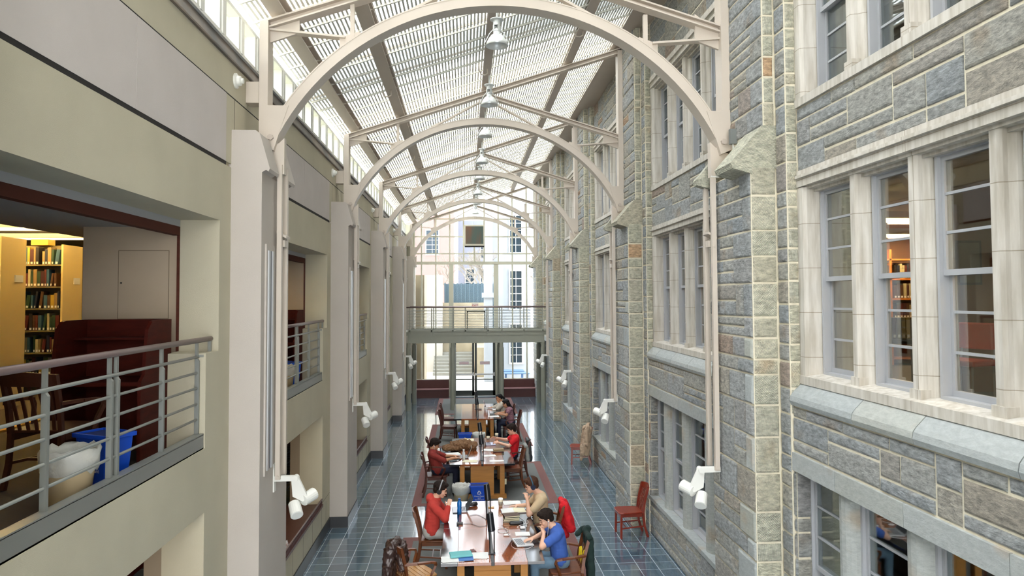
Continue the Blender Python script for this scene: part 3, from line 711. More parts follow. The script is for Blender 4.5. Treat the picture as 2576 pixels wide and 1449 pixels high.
# ================================================================== END GLASS WALL
YG = 31.95
m = MB(); mull = [-2.24, -1.91, -1.28, 2.125, 2.765, 3.12]
for x in mull: m.box(x - .03, x + .03, YG - .06, YG + .06, .72, 9.6 if x > 3 else zr(x) + .15)
for a, b in ((-.70, -.50), (1.29, 1.50)): m.box(a, b, YG - .07, YG + .07, 0, 5.83)
for x in (-.66, -.045, .87, 1.50): m.box(x - .03, x + .03, YG - .06, YG + .06, 5.9, zr(x) + .15)
m.box(.40, .46, YG - .06, YG + .06, 5.9, 6.6)
for z, h in ((5.88, .13), (6.30, .05), (7.06, .05), (7.85, .05)): m.box(-2.3, 3.3, YG - .07 if h > .1 else YG - .05, YG + .06, z - h / 2, z + h / 2)
m.box(-2.6, 3.6, YG - .05, YG + .05, .70, .75); m.box(-2.6, -2.2, YG - .05, YG + .05, .7, 7.6)
m.box(-.7, 1.5, YG - .06, YG + .06, 2.76, 2.86)
w = struct(m.build('window_20', mat('cream_mullion', (206, 204, 184), .5)))
g = MB()
g.box(-2.3, -.7, YG - .003, YG + .003, .75, 5.83); g.box(1.5, 3.3, YG - .003, YG + .003, .75, 5.83); g.box(-.5, 1.29, YG - .003, YG + .003, 2.86, 5.83)
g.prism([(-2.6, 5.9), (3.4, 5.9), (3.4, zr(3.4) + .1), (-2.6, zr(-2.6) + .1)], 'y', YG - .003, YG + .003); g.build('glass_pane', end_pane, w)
# doors
dg_m = mat('dark_green_door_frame', (44, 52, 48), .4)
for i, (a, b) in enumerate(((-.49, .42), (.43, 1.34))):
    d = bpy.data.objects.new('door_%d' % (i + 1), None); C.objects.link(d); struct(d); d.location = ((a + b) / 2, YG - .1, 0); hw = (b - a) / 2
    m = MB(); m.box(-hw, -hw + .1, -.03, .03, .02, 2.75); m.box(hw - .1, hw, -.03, .03, .02, 2.75); m.box(-hw, hw, -.03, .03, .02, .24); m.box(-hw, hw, -.03, .03, 2.65, 2.75); m.build('door_frame', dg_m, d)
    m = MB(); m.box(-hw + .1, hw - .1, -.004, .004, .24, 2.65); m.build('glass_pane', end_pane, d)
    m = MB(); m.box(-hw + .02, hw - .02, -.09, -.05, .93, .99); m.box(-hw + .02, -hw + .08, -.1, -.03, .91, 1.01); m.box(hw - .08, hw - .02, -.1, -.03, .88, 1.04); m.build('push_bar', alu, d)
    m = MB(); m.box(-.22, .22, -.012, -.006, 1.38, 1.52); m.build('notice_strip', mat('pale_pink_notice', (228, 216, 220), .7), d)
    m = MB()
    for z in (1.47, 1.43): 
        for q in range(11): m.box(-.19 + q * .035, -.165 + q * .035, -.0135, -.012, z - .008, z + .008)
    m.build('notice_lettering', mat('red_notice_ink', (206, 140, 142), .7), d)
m = MB(); m.box(-.5, 1.36, YG - .2, YG + .1, 0, .018); struct(m.build('trim_2', alu))
# benches under the glass
for i, (a, b, s) in enumerate(((-2.21, -.70, 'left of the glass doors'), (1.50, 3.09, 'right of the glass doors'))):
    t = thing('built_in_bench', 'oxblood built-in bench under the glass wall, ' + s, 'bench', ((a + b) / 2, 31.6, 0), 0, 'benches under the glass wall'); hw = (b - a) / 2
    m = MB(); m.box(-hw, hw, -.24, .28, 0, .35); m.build('base', benchw, t)
    m = MB(); m.box(-hw, hw, -.27, .28, .35, .375); m.build('seat', mat('pinkish_bench_edge', (150, 112, 112), .4), t)
    m = MB(); m.box(-hw, hw, .16, .28, .375, .73); m.build('backrest', benchw, t)
# EXIT sign
t = thing('exit_sign', 'white EXIT sign with red letters on the rear bridge rail', 'sign', (.43, 29.66, 4.005))
m = MB(); m.box(-.13, .13, -.02, .02, -.10, .10); m.build('panel', mat('sign_white', (236, 230, 224), .5), t)
text('lettering', 'EXIT', .12, mat('exit_red', (214, 54, 44), .5), Matrix.Translation((0, -.022, 0)) @ Matrix.Rotation(R(90), 4, 'X'), t)
# square speaker grille box
t = thing('hanging_grille_box', 'square cream box with brown and green grille hung before the end glass', 'speaker', (.43, 31.38, 7.06))
m = MB(); m.box(-.45, .45, -.15, .15, -.46, .46); m.build('case', mat('cream_case', (206, 200, 180), .5), t, bevel=.015)
gm, nt, b = _new('brown_green_grille'); tc = N(nt, 'ShaderNodeTexCoord'); nz = N(nt, 'ShaderNodeTexNoise'); nz.inputs['Scale'].default_value = 2.2; mp = N(nt, 'ShaderNodeMapping'); mp.inputs['Scale'].default_value = (1.6, 1, .35)
L(nt, tc.outputs['Object'], mp.inputs[0]); L(nt, mp.outputs[0], nz.inputs['Vector']); cr = N(nt, 'ShaderNodeValToRGB'); cr.color_ramp.elements[0].position = .38; cr.color_ramp.elements[0].color = srgb(124, 94, 74); cr.color_ramp.elements[1].position = .62; cr.color_ramp.elements[1].color = srgb(86, 100, 92)
L(nt, nz.outputs['Fac'], cr.inputs[0]); L(nt, cr.outputs[0], b.inputs['Base Color']); b.inputs['Roughness'].default_value = .7
m = MB()
for q in range(22): m.box(-.385, .385, -.162, -.15, -.37 + q * .035, -.348 + q * .035)
m.box(-.385, .385, -.156, -.15, -.375, .40); m.build('grille', gm, t)
m = MB(); m.box(-.42, .42, -.14, .14, -.50, -.46); m.build('underside_lip', dark, t)
m = MB(); m.tube([(-.04, 0, .46), (-.05, 0, 1.45)], .006, 6); m.tube([(.04, 0, .46), (.05, 0, 1.45)], .006, 6); m.build('hanger', alu, t)
# ================================================================== FOOTBRIDGE
t = thing('footbridge', 'grey-green steel footbridge crossing the hall before the glass wall', 'bridge', (.44, 28.8, 0))
class QB(MB):
    def build(s, name, m, **kk):
        s.v = [(p[0] - .44, p[1] - 28.8, p[2]) for p in s.v]; return MB.build(s, name, m, t, **kk)
YF, YR = 27.90, 29.72
m = QB(); m.box(-2.2, 3.1, YF, YR, 2.58, 2.88); m.build('deck_beam', green_g)
m = QB(); m.box(-2.55, 3.4, YF - .02, YR + .02, 2.88, 3.02); m.build('deck', green_g)
for y in (YF + .06, YR - .08):
    for x in (-2.19 + (.02 if y < 29 else .12), -.47, 1.42, 3.06):
        m = QB(); m.tube([(x, y, 0), (x, y, 2.40)], .095, 20); m.tube([(x, y, 2.40), (x, y, 2.58)], .075, 20); m.build('column', green_g, smooth=False)
for y in (YF - .03, YR):
    m = QB(); m.tube([(-2.25, y, 3.965), (3.25, y, 3.965)], .028, 10); m.build('handrail', rail_m, smooth=True)
    for z in (3.83, 3.71, 3.59, 3.47, 3.35, 3.23, 3.12):
        m = QB(); m.tube([(-2.2, y, z), (3.2, y, z)], .009, 6); m.build('rail_bar', galv)
    for x in (-2.12, -1.28, -.46, .02, .9, 1.44, 2.3, 3.04):
        m = QB(); m.box(x - .02, x + .02, y - .02, y + .02, 2.98 if y > 29 else 2.86, 3.93); m.build('rail_post', green_g)
    m = QB(); m.box(-2.2, 3.2, y - .02, y + .02, 3.02, 3.09); m.build('toe_board', green_g)
m = QB(); m.box(.08, .13, 29.62, 29.67, 3.02, 3.80); m.box(.80, .85, 29.62, 29.67, 3.02, 3.80); m.box(.08, .85, 29.62, 29.67, 3.74, 3.80); m.build('gate_frame', mat('dark_olive_gate', (96, 96, 82), .5))
# ================================================================== OUTSIDE
pav = mat('pale_courtyard_paving', (204, 198, 186), .9, noise=.12, nscale=4)
m = MB(); m.box(-14, 16, 32.2, 80, -.15, -.02); struct(m.build('floor_outside', pav))
tan = mat('tan_courtyard_wall', (186, 172, 144), .9, noise=.16, nscale=1.2, col2=(156, 144, 120))
t = thing('garden_steps', 'pale stone steps rising outside left of the doors', 'steps', (-.65, 40.5, 0))
for i in range(7):
    m = MB(); m.box(-1.15 + .0 * i, 1.1 - .0 * i, i * .36, 2.9, i * .16 - .02, i * .16 + .14); m.build('step', mat('pale_step_stone', (146, 144, 134), .9, noise=.12, nscale=5), t)
t = tag(MB().box(-2.0, 1.45, 43.45, 43.8, -.02, 4.05).build('retaining_wall', tan), 'tall tan retaining wall behind the outdoor steps', 'wall')
t = tag(MB().box(.55, 1.45, 39.5, 43.4, -.02, 1.6).build('flank_wall', tan), 'low tan wall flanking the right side of the outdoor steps', 'wall')
t = tag(MB().box(-2.9, -1.86, 33.2, 35.4, -.02, 5.4).build('courtyard_pier', tan), 'broad tan masonry pier outside the left end of the glass', 'pier')
m = MB()
for q in range(7, 24): m.box(-3 + q * .25, -2.9 + q * .25, 43.82, 43.86, -.02, 5.25)
m.box(-1.25, 3, 43.86, 43.88, -.02, 5.2)
tag(m.build('mesh_fence', mat('blue_grey_fence', (84, 104, 114), .8)), 'blue-grey screen fence on top of the retaining wall', 'fence')
tag(MB().box(-4.0, -1.32, 42.6, 43.4, -.02, 5.7).build('courtyard_wall', mat('pale_cream_render', (196, 190, 178), .9, noise=.1, nscale=2)), 'pale cream rendered wall outside to the left of the steps', 'wall')
def facade(name, label, x0, x1, y0, y1, z1, wallm, wins, winm):
    t = thing(name, label, 'building', ((x0 + x1) / 2, y0, 0)); cx = (x0 + x1) / 2
    m = MB(); m.box(x0 - cx, x1 - cx, 0, y1 - y0, -.02, z1); m.build('wall', wallm, t)
    for a, b, c, d in wins:
        m = MB(); m.box(a - cx - .08, b - cx + .08, -.06, .0, c - .08, c); m.box(a - cx - .08, b - cx + .08, -.06, 0, d, d + .08); m.box(a - cx - .08, a - cx, -.06, 0, c, d); m.box(b - cx, b - cx + .08, -.06, 0, c, d)
        nb = max(2, int((d - c) / .38))
        for q in range(1, nb): m.box(a - cx, b - cx, -.05, -.01, c + (d - c) * q / nb - .015, c + (d - c) * q / nb + .015)
        m.box((a + b) / 2 - cx - .015, (a + b) / 2 - cx + .015, -.05, -.01, c, d)
        f = m.build('window_frame', white_m, t); f.location = (0, 0, 0)
        g = MB(); g.box(a - cx, b - cx, -.012, -.004, c, d); g.build('window_pane', winm, f)
    return t
wb = mat('white_stone_facade', (176, 179, 182), .85, noise=.05, nscale=2)
bw = mat('dark_window_pane', (34, 50, 60), .15)  # even dark blue-grey for the panes of the outdoor buildings
facade('chapel_building', 'white stone building with tall gridded windows outside right', 1.95, 3.5, 38, 42, 11.5, wb, [(2.42, 3.02, 3.75, 5.75), (2.42, 3.02, 6.75, 8.7), (2.42, 3.02, .9, 2.9)], bw)
t = tag(MB().box(1.0, 1.45, 37.2, 37.7, -.02, 9).box(1.7, 2.0, 37.3, 37.7, -.02, 10).box(.9, 1.55, 37.1, 37.8, 4.35, 4.6).build('stone_buttress', wb), 'slim white stone buttresses in front of the white building', 'buttress')
brick = mat('pink_brick_facade', (160, 122, 114), .9, noise=.08, nscale=3)
facade('brick_building', 'pink brick building far off beyond the courtyard', -7, -.9, 60, 66, 13, brick, [(-3.2, -2.2, 8, 10), (-5.2, -4.2, 8, 10), (-3.2, -2.2, 4, 6)], bw)
facade('grey_tower', 'pale grey building behind the bare tree', -.6, 3.0, 66, 70, 11.5, mat('pale_grey_facade', (132, 137, 148), .9), [(.1, .9, 5, 7), (1.5, 2.2, 5, 7), (1.5, 2.2, 8, 10)], bw)
# bare tree
t = thing('bare_tree', 'leafless pale-barked tree outside beyond the glass', 'tree', (1.3, 48, 0)); tr = MB(); rt = random.Random(4)
def branch(p, d, ln, r, lev):
    q = p + d * ln; mid = p + d * ln * .5 + Vector((rt.uniform(-1, 1), rt.uniform(-1, 1), rt.uniform(-.3, .3))) * ln * .12
    tr.tube([p, mid, q], [r, r * .8, r * .62], 6 if lev < 3 else 4, cap=False)
    if lev >= 6: return
    for _ in range(3 if lev < 5 else 2):
        nd = (d + Vector((rt.uniform(-1, 1), rt.uniform(-1, 1), rt.uniform(-.5, .75))) * .85).normalized(); branch(q, nd, ln * rt.uniform(.62, .82), r * .62, lev + 1)
tr.m = 0; tr.tube([(0, 0, 0), (-.1, 0, 1.5), (.05, 0, 3.2)], [.3, .25, .2], 10); tr.build('trunk', mat('pale_bark', (150, 140, 126), .9, noise=.2, nscale=6), t)
tr = MB()
for d in ((-.6, 0, .7), (.5, .1, .8), (-.15, -.3, .9), (.1, .3, 1)): branch(Vector((.05, 0, 3.1)), Vector(d).normalized(), 1.7, .13, 1)
tr.build('branches', MATS['pale_bark'], t)
# patio tables
for i, (x, y) in enumerate(((2.5, 34.8), (2.35, 36.0))):
    t = thing('patio_table', 'pale blue slatted patio table outside, ' + ('nearer the glass' if i == 0 else 'farther from the glass'), 'table', (x, y, -.02), 0, 'patio tables'); pb = mat('pale_blue_metal', (88, 118, 156), .5)
    m = MB(); m.box(-.6, .6, -.4, .4, .68, .72); m.build('tabletop', pb, t)
    for sx in (-1, 1):
        for sy in (-1, 1): m = MB(); m.box(sx * .52 - .03, sx * .52 + .03, sy * .32 - .03, sy * .32 + .03, 0, .68); m.build('leg', pb, t)
# ================================================================== LIGHT
wd = bpy.data.worlds.new('overcast_sky'); S.world = wd; wd.use_nodes = True
nt = wd.node_tree; bg = nt.nodes['Background']
tc = N(nt, 'ShaderNodeTexCoord'); sp = N(nt, 'ShaderNodeSeparateXYZ'); L(nt, tc.outputs['Generated'], sp.inputs[0])
cr = N(nt, 'ShaderNodeValToRGB'); cr.color_ramp.elements[0].position = .0; cr.color_ramp.elements[0].color = (.92, .92, .91, 1); cr.color_ramp.elements[1].position = .35; cr.color_ramp.elements[1].color = (.98, .99, 1, 1)
L(nt, sp.outputs[2], cr.inputs[0]); L(nt, cr.outputs[0], bg.inputs[0]); bg.inputs[1].default_value = 3.0
def area(name, loc, size, power, col, rot=(0, 0, 0)):
    l = bpy.data.lights.new(name, 'AREA'); l.shape = 'RECTANGLE'; l.size, l.size_y = size; l.energy = power; l.color = col
    o = bpy.data.objects.new(name, l); C.objects.link(o); o.location = loc; o.rotation_euler = rot; return o
warm = (1, .76, .42)
tube_e = emis('warm_fluorescent_tube', (255, 226, 160), .9)
# ================================================================== FURNITURE
def table(i, y0, y1, where):
    cx, cy = .37, (y0 + y1) / 2; hl = (y1 - y0) / 2
    t = thing('reading_table', 'long reading table with honey oak base, ' + where, 'table', (cx, cy, 0), 0, 'long reading tables')
    for s in (-1, 1):
        a, b = (0, hl) if s > 0 else (-hl, 0)
        for q_ in (-1, 1):
            m = MB(); m.box(q_ * .022, q_ * .47, a + .002, b - .002, .72, .76); m.build('tabletop', top_w, t, bevel=.003)
            m = MB(); m.box(q_ * .47, q_ * .70, a + .002, b - .002, .72, .76); m.build('edge_leaf', top_k, t, bevel=.003)
    m = MB(); m.box(-.022, .022, -hl, hl, .715, .762); m.build('cable_channel', black_p, t)
    for yy in (-hl + .16, -.0, hl - .16):
        for x in (-.46, .40):
            m = MB(); m.box(x - .05 + .03, x + .05 + .03, yy - .05, yy + .05, .08, .72); m.build('leg', oak, t, bevel=.004)
    for yy in (-hl + .14, hl - .14):
        m = MB(); m.box(-.25, .25, yy - .02, yy + .02, .08, .72); m.box(-.25, .25, yy - .03, yy + .03, .60, .612); m.build('end_panel', oak, t)
        m = MB(); m.box(-.52, .52, yy - .07, yy + .07, 0, .08); m.build('foot', oak, t, bevel=.004)
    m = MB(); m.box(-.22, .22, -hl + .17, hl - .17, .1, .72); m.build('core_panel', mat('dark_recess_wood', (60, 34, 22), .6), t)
    for q, ly in enumerate((y0 + .33, y0 + 1.87)):
        l = thing('desk_lamp', 'black cylinder desk lamp on %s, %s the glass doors' % (('the blue bottle table', 'the middle table', 'the table by the doors')[i], 'farther from' if q == 0 else 'nearer'), 'lamp', (cx, ly, .764), 0, 'black desk lamps on the tables')
        m = MB(); m.tube([(-.03, 0, 0), (-.03, 0, .40)], .009, 8); m.tube([(.03, 0, 0), (.03, 0, .40)], .009, 8); m.build('pole', black_m, l)
        m = MB(); m.box(-.045, .045, -.03, .03, 0, .012); m.build('base', black_m, l)
        m = MB(); hb = .315 if i == 0 else .36; m.tube([(-.03, .02, .555), (-.028, .02, .55), (-.005, -.01, hb + .005), (-.004, -.01, hb)], [.035, .046, .052, .05], 20); m.build('lamp_shade', black_m, l, smooth=False)
wh = ['farthest from the glass doors', 'in the middle of the three', 'closest to the glass doors']
for i, (a, b) in enumerate(((9.73, 12.67), (15.45, 18.33), (21.25, 24.25))): table(i, a, b, wh[i])
def curved(mb, pts, w, h):   # swept bar
    for p, q in zip(pts[:-1], pts[1:]): mb.beam(p, q, w, h)
def chair(kind, wood, lab, loc, rz, group, seatm=None):
    """facing +x ; kind arm / side"""
    t = thing('arm_chair' if kind == 'arm' else 'side_chair', lab, 'chair', loc, rz, group)
    W = .26 if kind == 'arm' else .22
    m = MB(); 
    pl = [(-.21, -W * .8), (-.05, -W * .95), (.16, -W), (.23, -W * .9), (.25, 0), (.23, W * .9), (.16, W), (-.05, W * .95), (-.21, W * .8)]
    m.prism(pl, 'z', .43, .455); m.build('seat', seatm or wood, t, bevel=.008)
    m = MB()
    if kind == 'arm' and seatm is lightw:
        for q in range(6): m.box(-.18 + q * .065, -.135 + q * .065, -W * .85, W * .85, .455, .461)
        m.build('seat_slats', lightw, t)
    m = MB(); m.box(-.19, .21, -W * .85, -W * .85 + .02, .37, .43); m.box(-.19, .21, W * .85 - .02, W * .85, .37, .43); m.box(.19, .21, -W * .8, W * .8, .37, .43); m.build('apron', wood, t)
    for sy in (-1, 1):
        m = MB(); m.beam((.20, sy * W * .86, 0), (.19, sy * W * .84, .43), .038, .038, up=(1, 0, 0)); m.build('leg', wood, t)
        m = MB(); pts = [(-.30, sy * W * .76, 0), (-.235, sy * W * .78, .2), (-.215, sy * W * .79, .43), (-.24, sy * W * .8, .62), (-.31, sy * W * .82, .90)]
        curved(m, pts, .032, .042); m.build('leg', wood, t)
    m = MB(); n = 6
    for q in range(n):
        a = -1 + 2 * q / n; b = -1 + 2 * (q + 1) / n; f = lambda s: (-.295 - .035 * (1 - s * s), s * W * .86, .875)
        m.hexa([Vector(f(a)) + Vector((-.012, 0, -.065)), Vector(f(b)) + Vector((-.012, 0, -.065)), Vector(f(b)) + Vector((.012, 0, -.065)), Vector(f(a)) + Vector((.012, 0, -.065)),
                Vector(f(a)) + Vector((-.03, 0, .05 - .02 * abs(a))), Vector(f(b)) + Vector((-.03, 0, .05 - .02 * abs(b))), Vector(f(b)) + Vector((-.006, 0, .05 - .02 * abs(b))), Vector(f(a)) + Vector((-.006, 0, .05 - .02 * abs(a)))])
    m.build('crest_rail', wood, t)
    for q in range(5):
        y = (-2 + q) * W * .30; m = MB(); m.beam((-.205, y * .9, .455), (-.25, y, .64), .026, .01, up=(1, 0, 0)); m.beam((-.25, y, .64), (-.315, y, .82), .026, .01, up=(1, 0, 0)); m.build('back_slat', wood, t)
    m = MB()
    for sy in (-1, 1): m.beam((-.235, sy * W * .77, .2), (.20, sy * W * .85, .17), .018, .022)
    m.beam((-.02, -W * .8, .185), (-.02, W * .8, .185), .018, .022); m.beam((.10, -W * .8, .18), (.10, W * .8, .18), .018, .022); m.build('stretcher', wood, t)
    if kind == 'arm':
        for sy in (-1, 1):
            m = MB(); P = [(-.255, sy * W * .82, .67), (-.1, sy * (W + .03), .675), (.08, sy * (W + .055), .665), (.16, sy * (W + .05), .65), (.175, sy * (W + .04), .60), (.13, sy * (W + .015), .50), (.10, sy * W * .97, .39)]
            curved(m, P[:4], .055, .024); curved(m, P[3:], .035, .03); m.build('armrest', wood, t)
    return t
g = 'wooden chairs around the reading tables'
chair('arm', walnut, 'armchair with pale slatted seat and a puffy brown jacket, left of the nearest table', (-.71, 10.30, 0), R(30), g, lightw)
chair('side', walnut, 'armless chair holding the person in the red hoodie', (-.50, 11.78, 0), 0, g)
chair('arm', walnut, 'armchair holding the person in the blue T-shirt, dark green coat on its back', (1.43, 10.35, 0), R(180), g)
chair('arm', walnut, 'armchair holding the person in the tan T-shirt, bright red jacket on its back', (1.30, 11.92, 0), R(176), g)
chair('arm', mahog, 'dark armchair holding the person in the maroon shirt', (-.63, 15.95, 0), R(4), g)
chair('side', mahog, 'empty chair at the far left corner of the middle table', (-.62, 17.75, 0), R(6), g)
chair('side', walnut, 'empty chair with grey coat on its back, near right corner of the middle table', (1.05, 16.5, 0), R(182), g)
chair('arm', mahog, 'armchair holding the person in the bright red T-shirt, black jacket on its back', (1.22, 17.25, 0), R(180), g)
chair('side', mahog, 'empty chair at the near left corner of the farthest table', (-.48, 21.95, 0), R(-8), g)
chair('side', mahog, 'empty chair at the far left corner of the farthest table', (-.48, 23.4, 0), 0, g)
chair('arm', mahog, 'armchair holding the long-haired person in the floral top', (1.38, 21.75, 0), R(182), g)
chair('side', mahog, 'chair holding the person in the grey cardigan at the farthest table', (1.28, 23.05, 0), R(180), g)
chair('side', redw, 'red wooden chair standing alone against the stone wall, seat empty', (2.97, 13.0, 0), R(183), 'chairs against the stone wall')
chair('side', redw, 'red wooden chair by the stone wall under a hung tan coat', (2.98, 18.7, 0), R(170), 'chairs against the stone wall')
t = thing('paper_tag', 'cream paper tag hanging from the empty chair at the middle table', 'tag', (.86, 15.62, .34)); m = MB(); m.box(-.035, .035, -.002, .002, -.06, .06); m.build('card', cream_p, t)
# ---------------------------------------------- bins
bag_m = mat('clear_bin_bag', (206, 206, 200), .35, noise=.12, nscale=9, bump=.5, bscale=30)
beige_b = mat('beige_bin_plastic', (206, 186, 150), .5)
blue_b = mat('recycling_blue_plastic', (20, 78, 200), .4)
def tri(M, m, par):   # three chasing arrows
    mb = MB()
    for q in range(3):
        a = q * 2 * math.pi / 3
        def P(x, y): return M @ Vector((x * math.cos(a) - y * math.sin(a), x * math.sin(a) + y * math.cos(a), 0))
        for poly in ([(-.026, -.03), (.006, -.03), (.006, -.017), (-.02, -.017)], [(.006, -.036), (.024, -.023), (.006, -.010)], [(-.040, -.018), (-.026, -.03), (-.02, -.017), (-.03, -.008)]):
            lo = [P(*p) for p in poly]; n = (M.to_3x3() @ Vector((0, 0, 1))) * .001; mb.face(*lo); mb.face(*[p + n for p in lo])
    return mb.build('recycling_symbol', m, par)
white_t = mat('white_print', (240, 240, 240), .6)
def blue_bin(lab, loc, rz, group=None):
    t = thing('recycling_bin', lab, 'bin', loc, rz, group)
    def ring(w, d, z): return [(-w, -d, z), (w, -d, z), (w, d, z), (-w, d, z)]
    m = MB(); m.hexa(ring(.15, .10, 0) + ring(.185, .125, .40)); m.build('body', blue_b, t, bevel=.02)
    m = MB(); m.box(-.2, .2, -.14, -.118, .385, .42); m.box(-.2, .2, .118, .14, .385, .42); m.box(-.2, -.178, -.14, .14, .385, .42); m.box(.178, .2, -.14, .14, .385, .42); m.build('rim', blue_b, t, bevel=.004)
    m = MB(); m.box(-.178, .178, -.118, .118, .399, .404); m.build('opening', mat('shaded_bin_inside', (16, 44, 110), .7), t)
    tilt = math.atan(.025 / .40)
    def F(z): return Matrix.Translation((0, -.10 - .0625 * z - .003, z)) @ Matrix.Rotation(R(90) + tilt, 4, 'X')
    tri(F(.275) @ Matrix.Scale(1.1, 4), white_t, t)
    for q, s in enumerate(('Mixed Paper', 'and', 'Cardboard')): text('lettering', s, .042, white_t, F(.205 - q * .036), t, .0006)
    return t
def bag_bin(lab, loc, rz, group=None, sc=1):
    t = thing('waste_bin', lab, 'bin', loc, rz, group); t.scale = (sc,) * 3
    m = MB(); m.lathe([(0, 0), (.125, 0), (.175, .38)], n=28); m.build('body', beige_b, t, smooth=True)
    m = MB(); r = random.Random(3); n = 28; prof = [(.168, .25), (.183, .28), (.192, .36), (.196, .41), (.184, .425), (.16, .38), (.125, .15), (0, .12)]
    m.lathe(prof, n=n)
    for i, v in enumerate(m.v):
        k = 1 + r.uniform(-.025, .035); m.v[i] = (v[0] * k, v[1] * k, v[2] + (r.uniform(-.02, .02) if i < n * 6 else 0))
    m.build('bin_bag', bag_m, t, smooth=True)
    return t
blue_bin('blue recycling bin with white lettering standing before the middle table', (.29, 15.12, 0), 0, 'blue recycling bins')
bag_bin('beige waste bin lined with a clear bag beside the blue bin at the middle table', (-.08, 15.12, 0), 0, 'bagged waste bins')
blue_bin('blue recycling bin standing before the farthest table', (0.0, 20.85, 0), 0, 'blue recycling bins')
bag_bin('round waste bin lined with a clear bag before the farthest table', (.40, 20.85, 0), 0, 'bagged waste bins')
blue_bin('blue recycling bin behind the left gallery railing nearest the viewer', (-2.90, 6.02, GF), R(-28), 'blue recycling bins')
bag_bin('beige waste bin lined with a clear bag behind the nearest gallery railing', (-2.84, 5.40, GF), 0, 'bagged waste bins')
blue_bin('blue recycling bin behind the second gallery railing', (-3.0, 12.45, GF), R(-30), 'blue recycling bins')
bag_bin('white-lined waste bin behind the second gallery railing', (-2.9, 11.75, GF), 0, 'bagged waste bins')
blue_bin('small blue recycling bin behind the third gallery railing', (-2.9, 17.9, GF), R(-30), 'blue recycling bins')
# ---------------------------------------------- gallery railings
for k in range(0, 5):
    c = C0 + BAY * k; a, b = c - 4.53, c - 1.31; X = -2.62
    t = thing('gallery_railing', 'grey steel gallery railing with brown handrail, ' + FROM[k], 'railing', (X, (a + b) / 2, 2.84), 0, 'gallery railings'); h = (b - a) / 2
    m = MB(); m.tube([(0, -h - .33, 1.06), (0, h + .34, 1.06)], .026, 12); m.build('handrail', rail_m, t, smooth=True)
    zs = (.90, .745, .595, .44, .29)
    for q, z in enumerate(zs):
        m = MB(); e = .34 if q == 0 else 0; m.tube([(0, -h - e, z), (0, h + e, z)], .012 if q else .014, 8); m.build('rail_bar', galv, t, smooth=True)
    m = MB(); m.box(-.02, .06, -h, h, 0, .012); m.box(.045, .06, -h, h, 0, .14); m.box(-.02, .06, -h, h, .135, .15); m.build('bottom_channel', galv, t)
    for y in (-1.6, -.96, -.14, -.04, .77, 1.59):
        m = MB(); m.prism([(-.02, 0), (.02, 0), (.02, .86), (.006, .88), (.006, 1.04), (-.02, 1.04)], 'y', y - .014, y + .014); m.build('baluster', galv, t)
    m = MB(); m.box(-.015, .015, h + .30, h + .33, .9, 1.05); m.box(-.02, .05, h, h + .34, .895, .92); m.build('end_bracket', galv, t)
# lower counters
for k in range(0, 5):
    c = C0 + BAY * k; a, b = c - 4.55, c - 1.30
    t = thing('window_counter', 'dark red counter in the low left opening, ' + FROM[k], 'counter', (-2.9, (a + b) / 2, 0), 0, 'counters in the low left openings'); h = (b - a) / 2
    m = MB(); m.box(-.42, .37, -h + .003, h - .003, .60, .64); m.build('countertop', mat('dark_red_counter', (84, 52, 44), .4), t)
    m = MB(); m.tube([(.35, -h + .02, .73), (.35, h - .02, .73)], .016, 10); m.build('edge_rail', rail_m, t, smooth=True)
    m = MB(); m.box(.345, .355, -h + .02, h - .02, .64, .70)
    for q in range(5): y = -h + .2 + q * (2 * h - .4) / 4; m.box(.34, .36, y - .01, y + .01, .64, .73)
    m.build('rail_support', benchw, t)
t = thing('counter_card', 'white card with a yellow picture standing on the nearest low counter', 'card', (-2.62, 10.72, .645), R(78))
m = MB(); m.cbox((0, 0, .06), (.26, .003, .13), Euler((R(-18), 0, 0))); m.build('card', paper_m, t)
m = MB(); m.cbox((-.075, -.0035, .06), (.07, .003, .09), Euler((R(-18), 0, 0))); m.build('picture', mat('dark_picture', (40, 40, 24), .5), t); m = MB(); m.cbox((-.075, -.0055, .06), (.035, .003, .05), Euler((R(-18), 0, 0))); m.build('emblem', mat('yellow_emblem', (222, 204, 50), .5), t)
m = MB()
for q in range(4): m.cbox((.04, -.003, .085 - q * .017), (.11 - q * .012, .002, .004), Euler((R(-18), 0, 0)))
m.build('lettering', mat('red_print', (200, 120, 110), .6), t)
# ---------------------------------------------- carrels in the galleries
def carrel(loc, lab):
    t = thing('study_carrel', lab, 'desk', loc, 0, 'study carrels in the gallery'); h = 1.29; w = .40
    m = MB(); m.box(-w, w, -.02, .02, 0, h); m.build('back_panel', carrelw, t)
    for s in (-1, 1):
        poly = [(0, 0), (-.66, 0), (-.66, .74), (-.58, .80), (-.56, 1.0), (-.52, h - .08), (-.44, h - .01), (-.38, h), (0, h)]
        m = MB(); m.prism([(y, z) for y, z in poly], 'x', s * w - .015, s * w + .015); m.build('side_panel', carrelw, t)
    m = MB(); m.box(-w + .015, w - .015, -.62, -.02, .70, .735); m.build('desktop', carrelw, t)
    m = MB(); m.box(-w + .015, w - .015, -.26, -.02, 1.10, 1.12); m.build('shelf', carrelw, t)
    return t
carrel((-3.33, 7.35, GF), 'dark mahogany study carrel in the nearest left gallery')
carrel((-3.33, 13.21, GF), 'dark mahogany study carrel in the second left gallery')
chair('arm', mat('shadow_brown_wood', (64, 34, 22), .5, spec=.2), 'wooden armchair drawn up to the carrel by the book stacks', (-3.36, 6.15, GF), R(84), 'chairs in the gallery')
t = thing('access_panel', 'flush painted access panel on the tan gallery partition', 'panel', (-3.32, C0 - .92, 4.45))
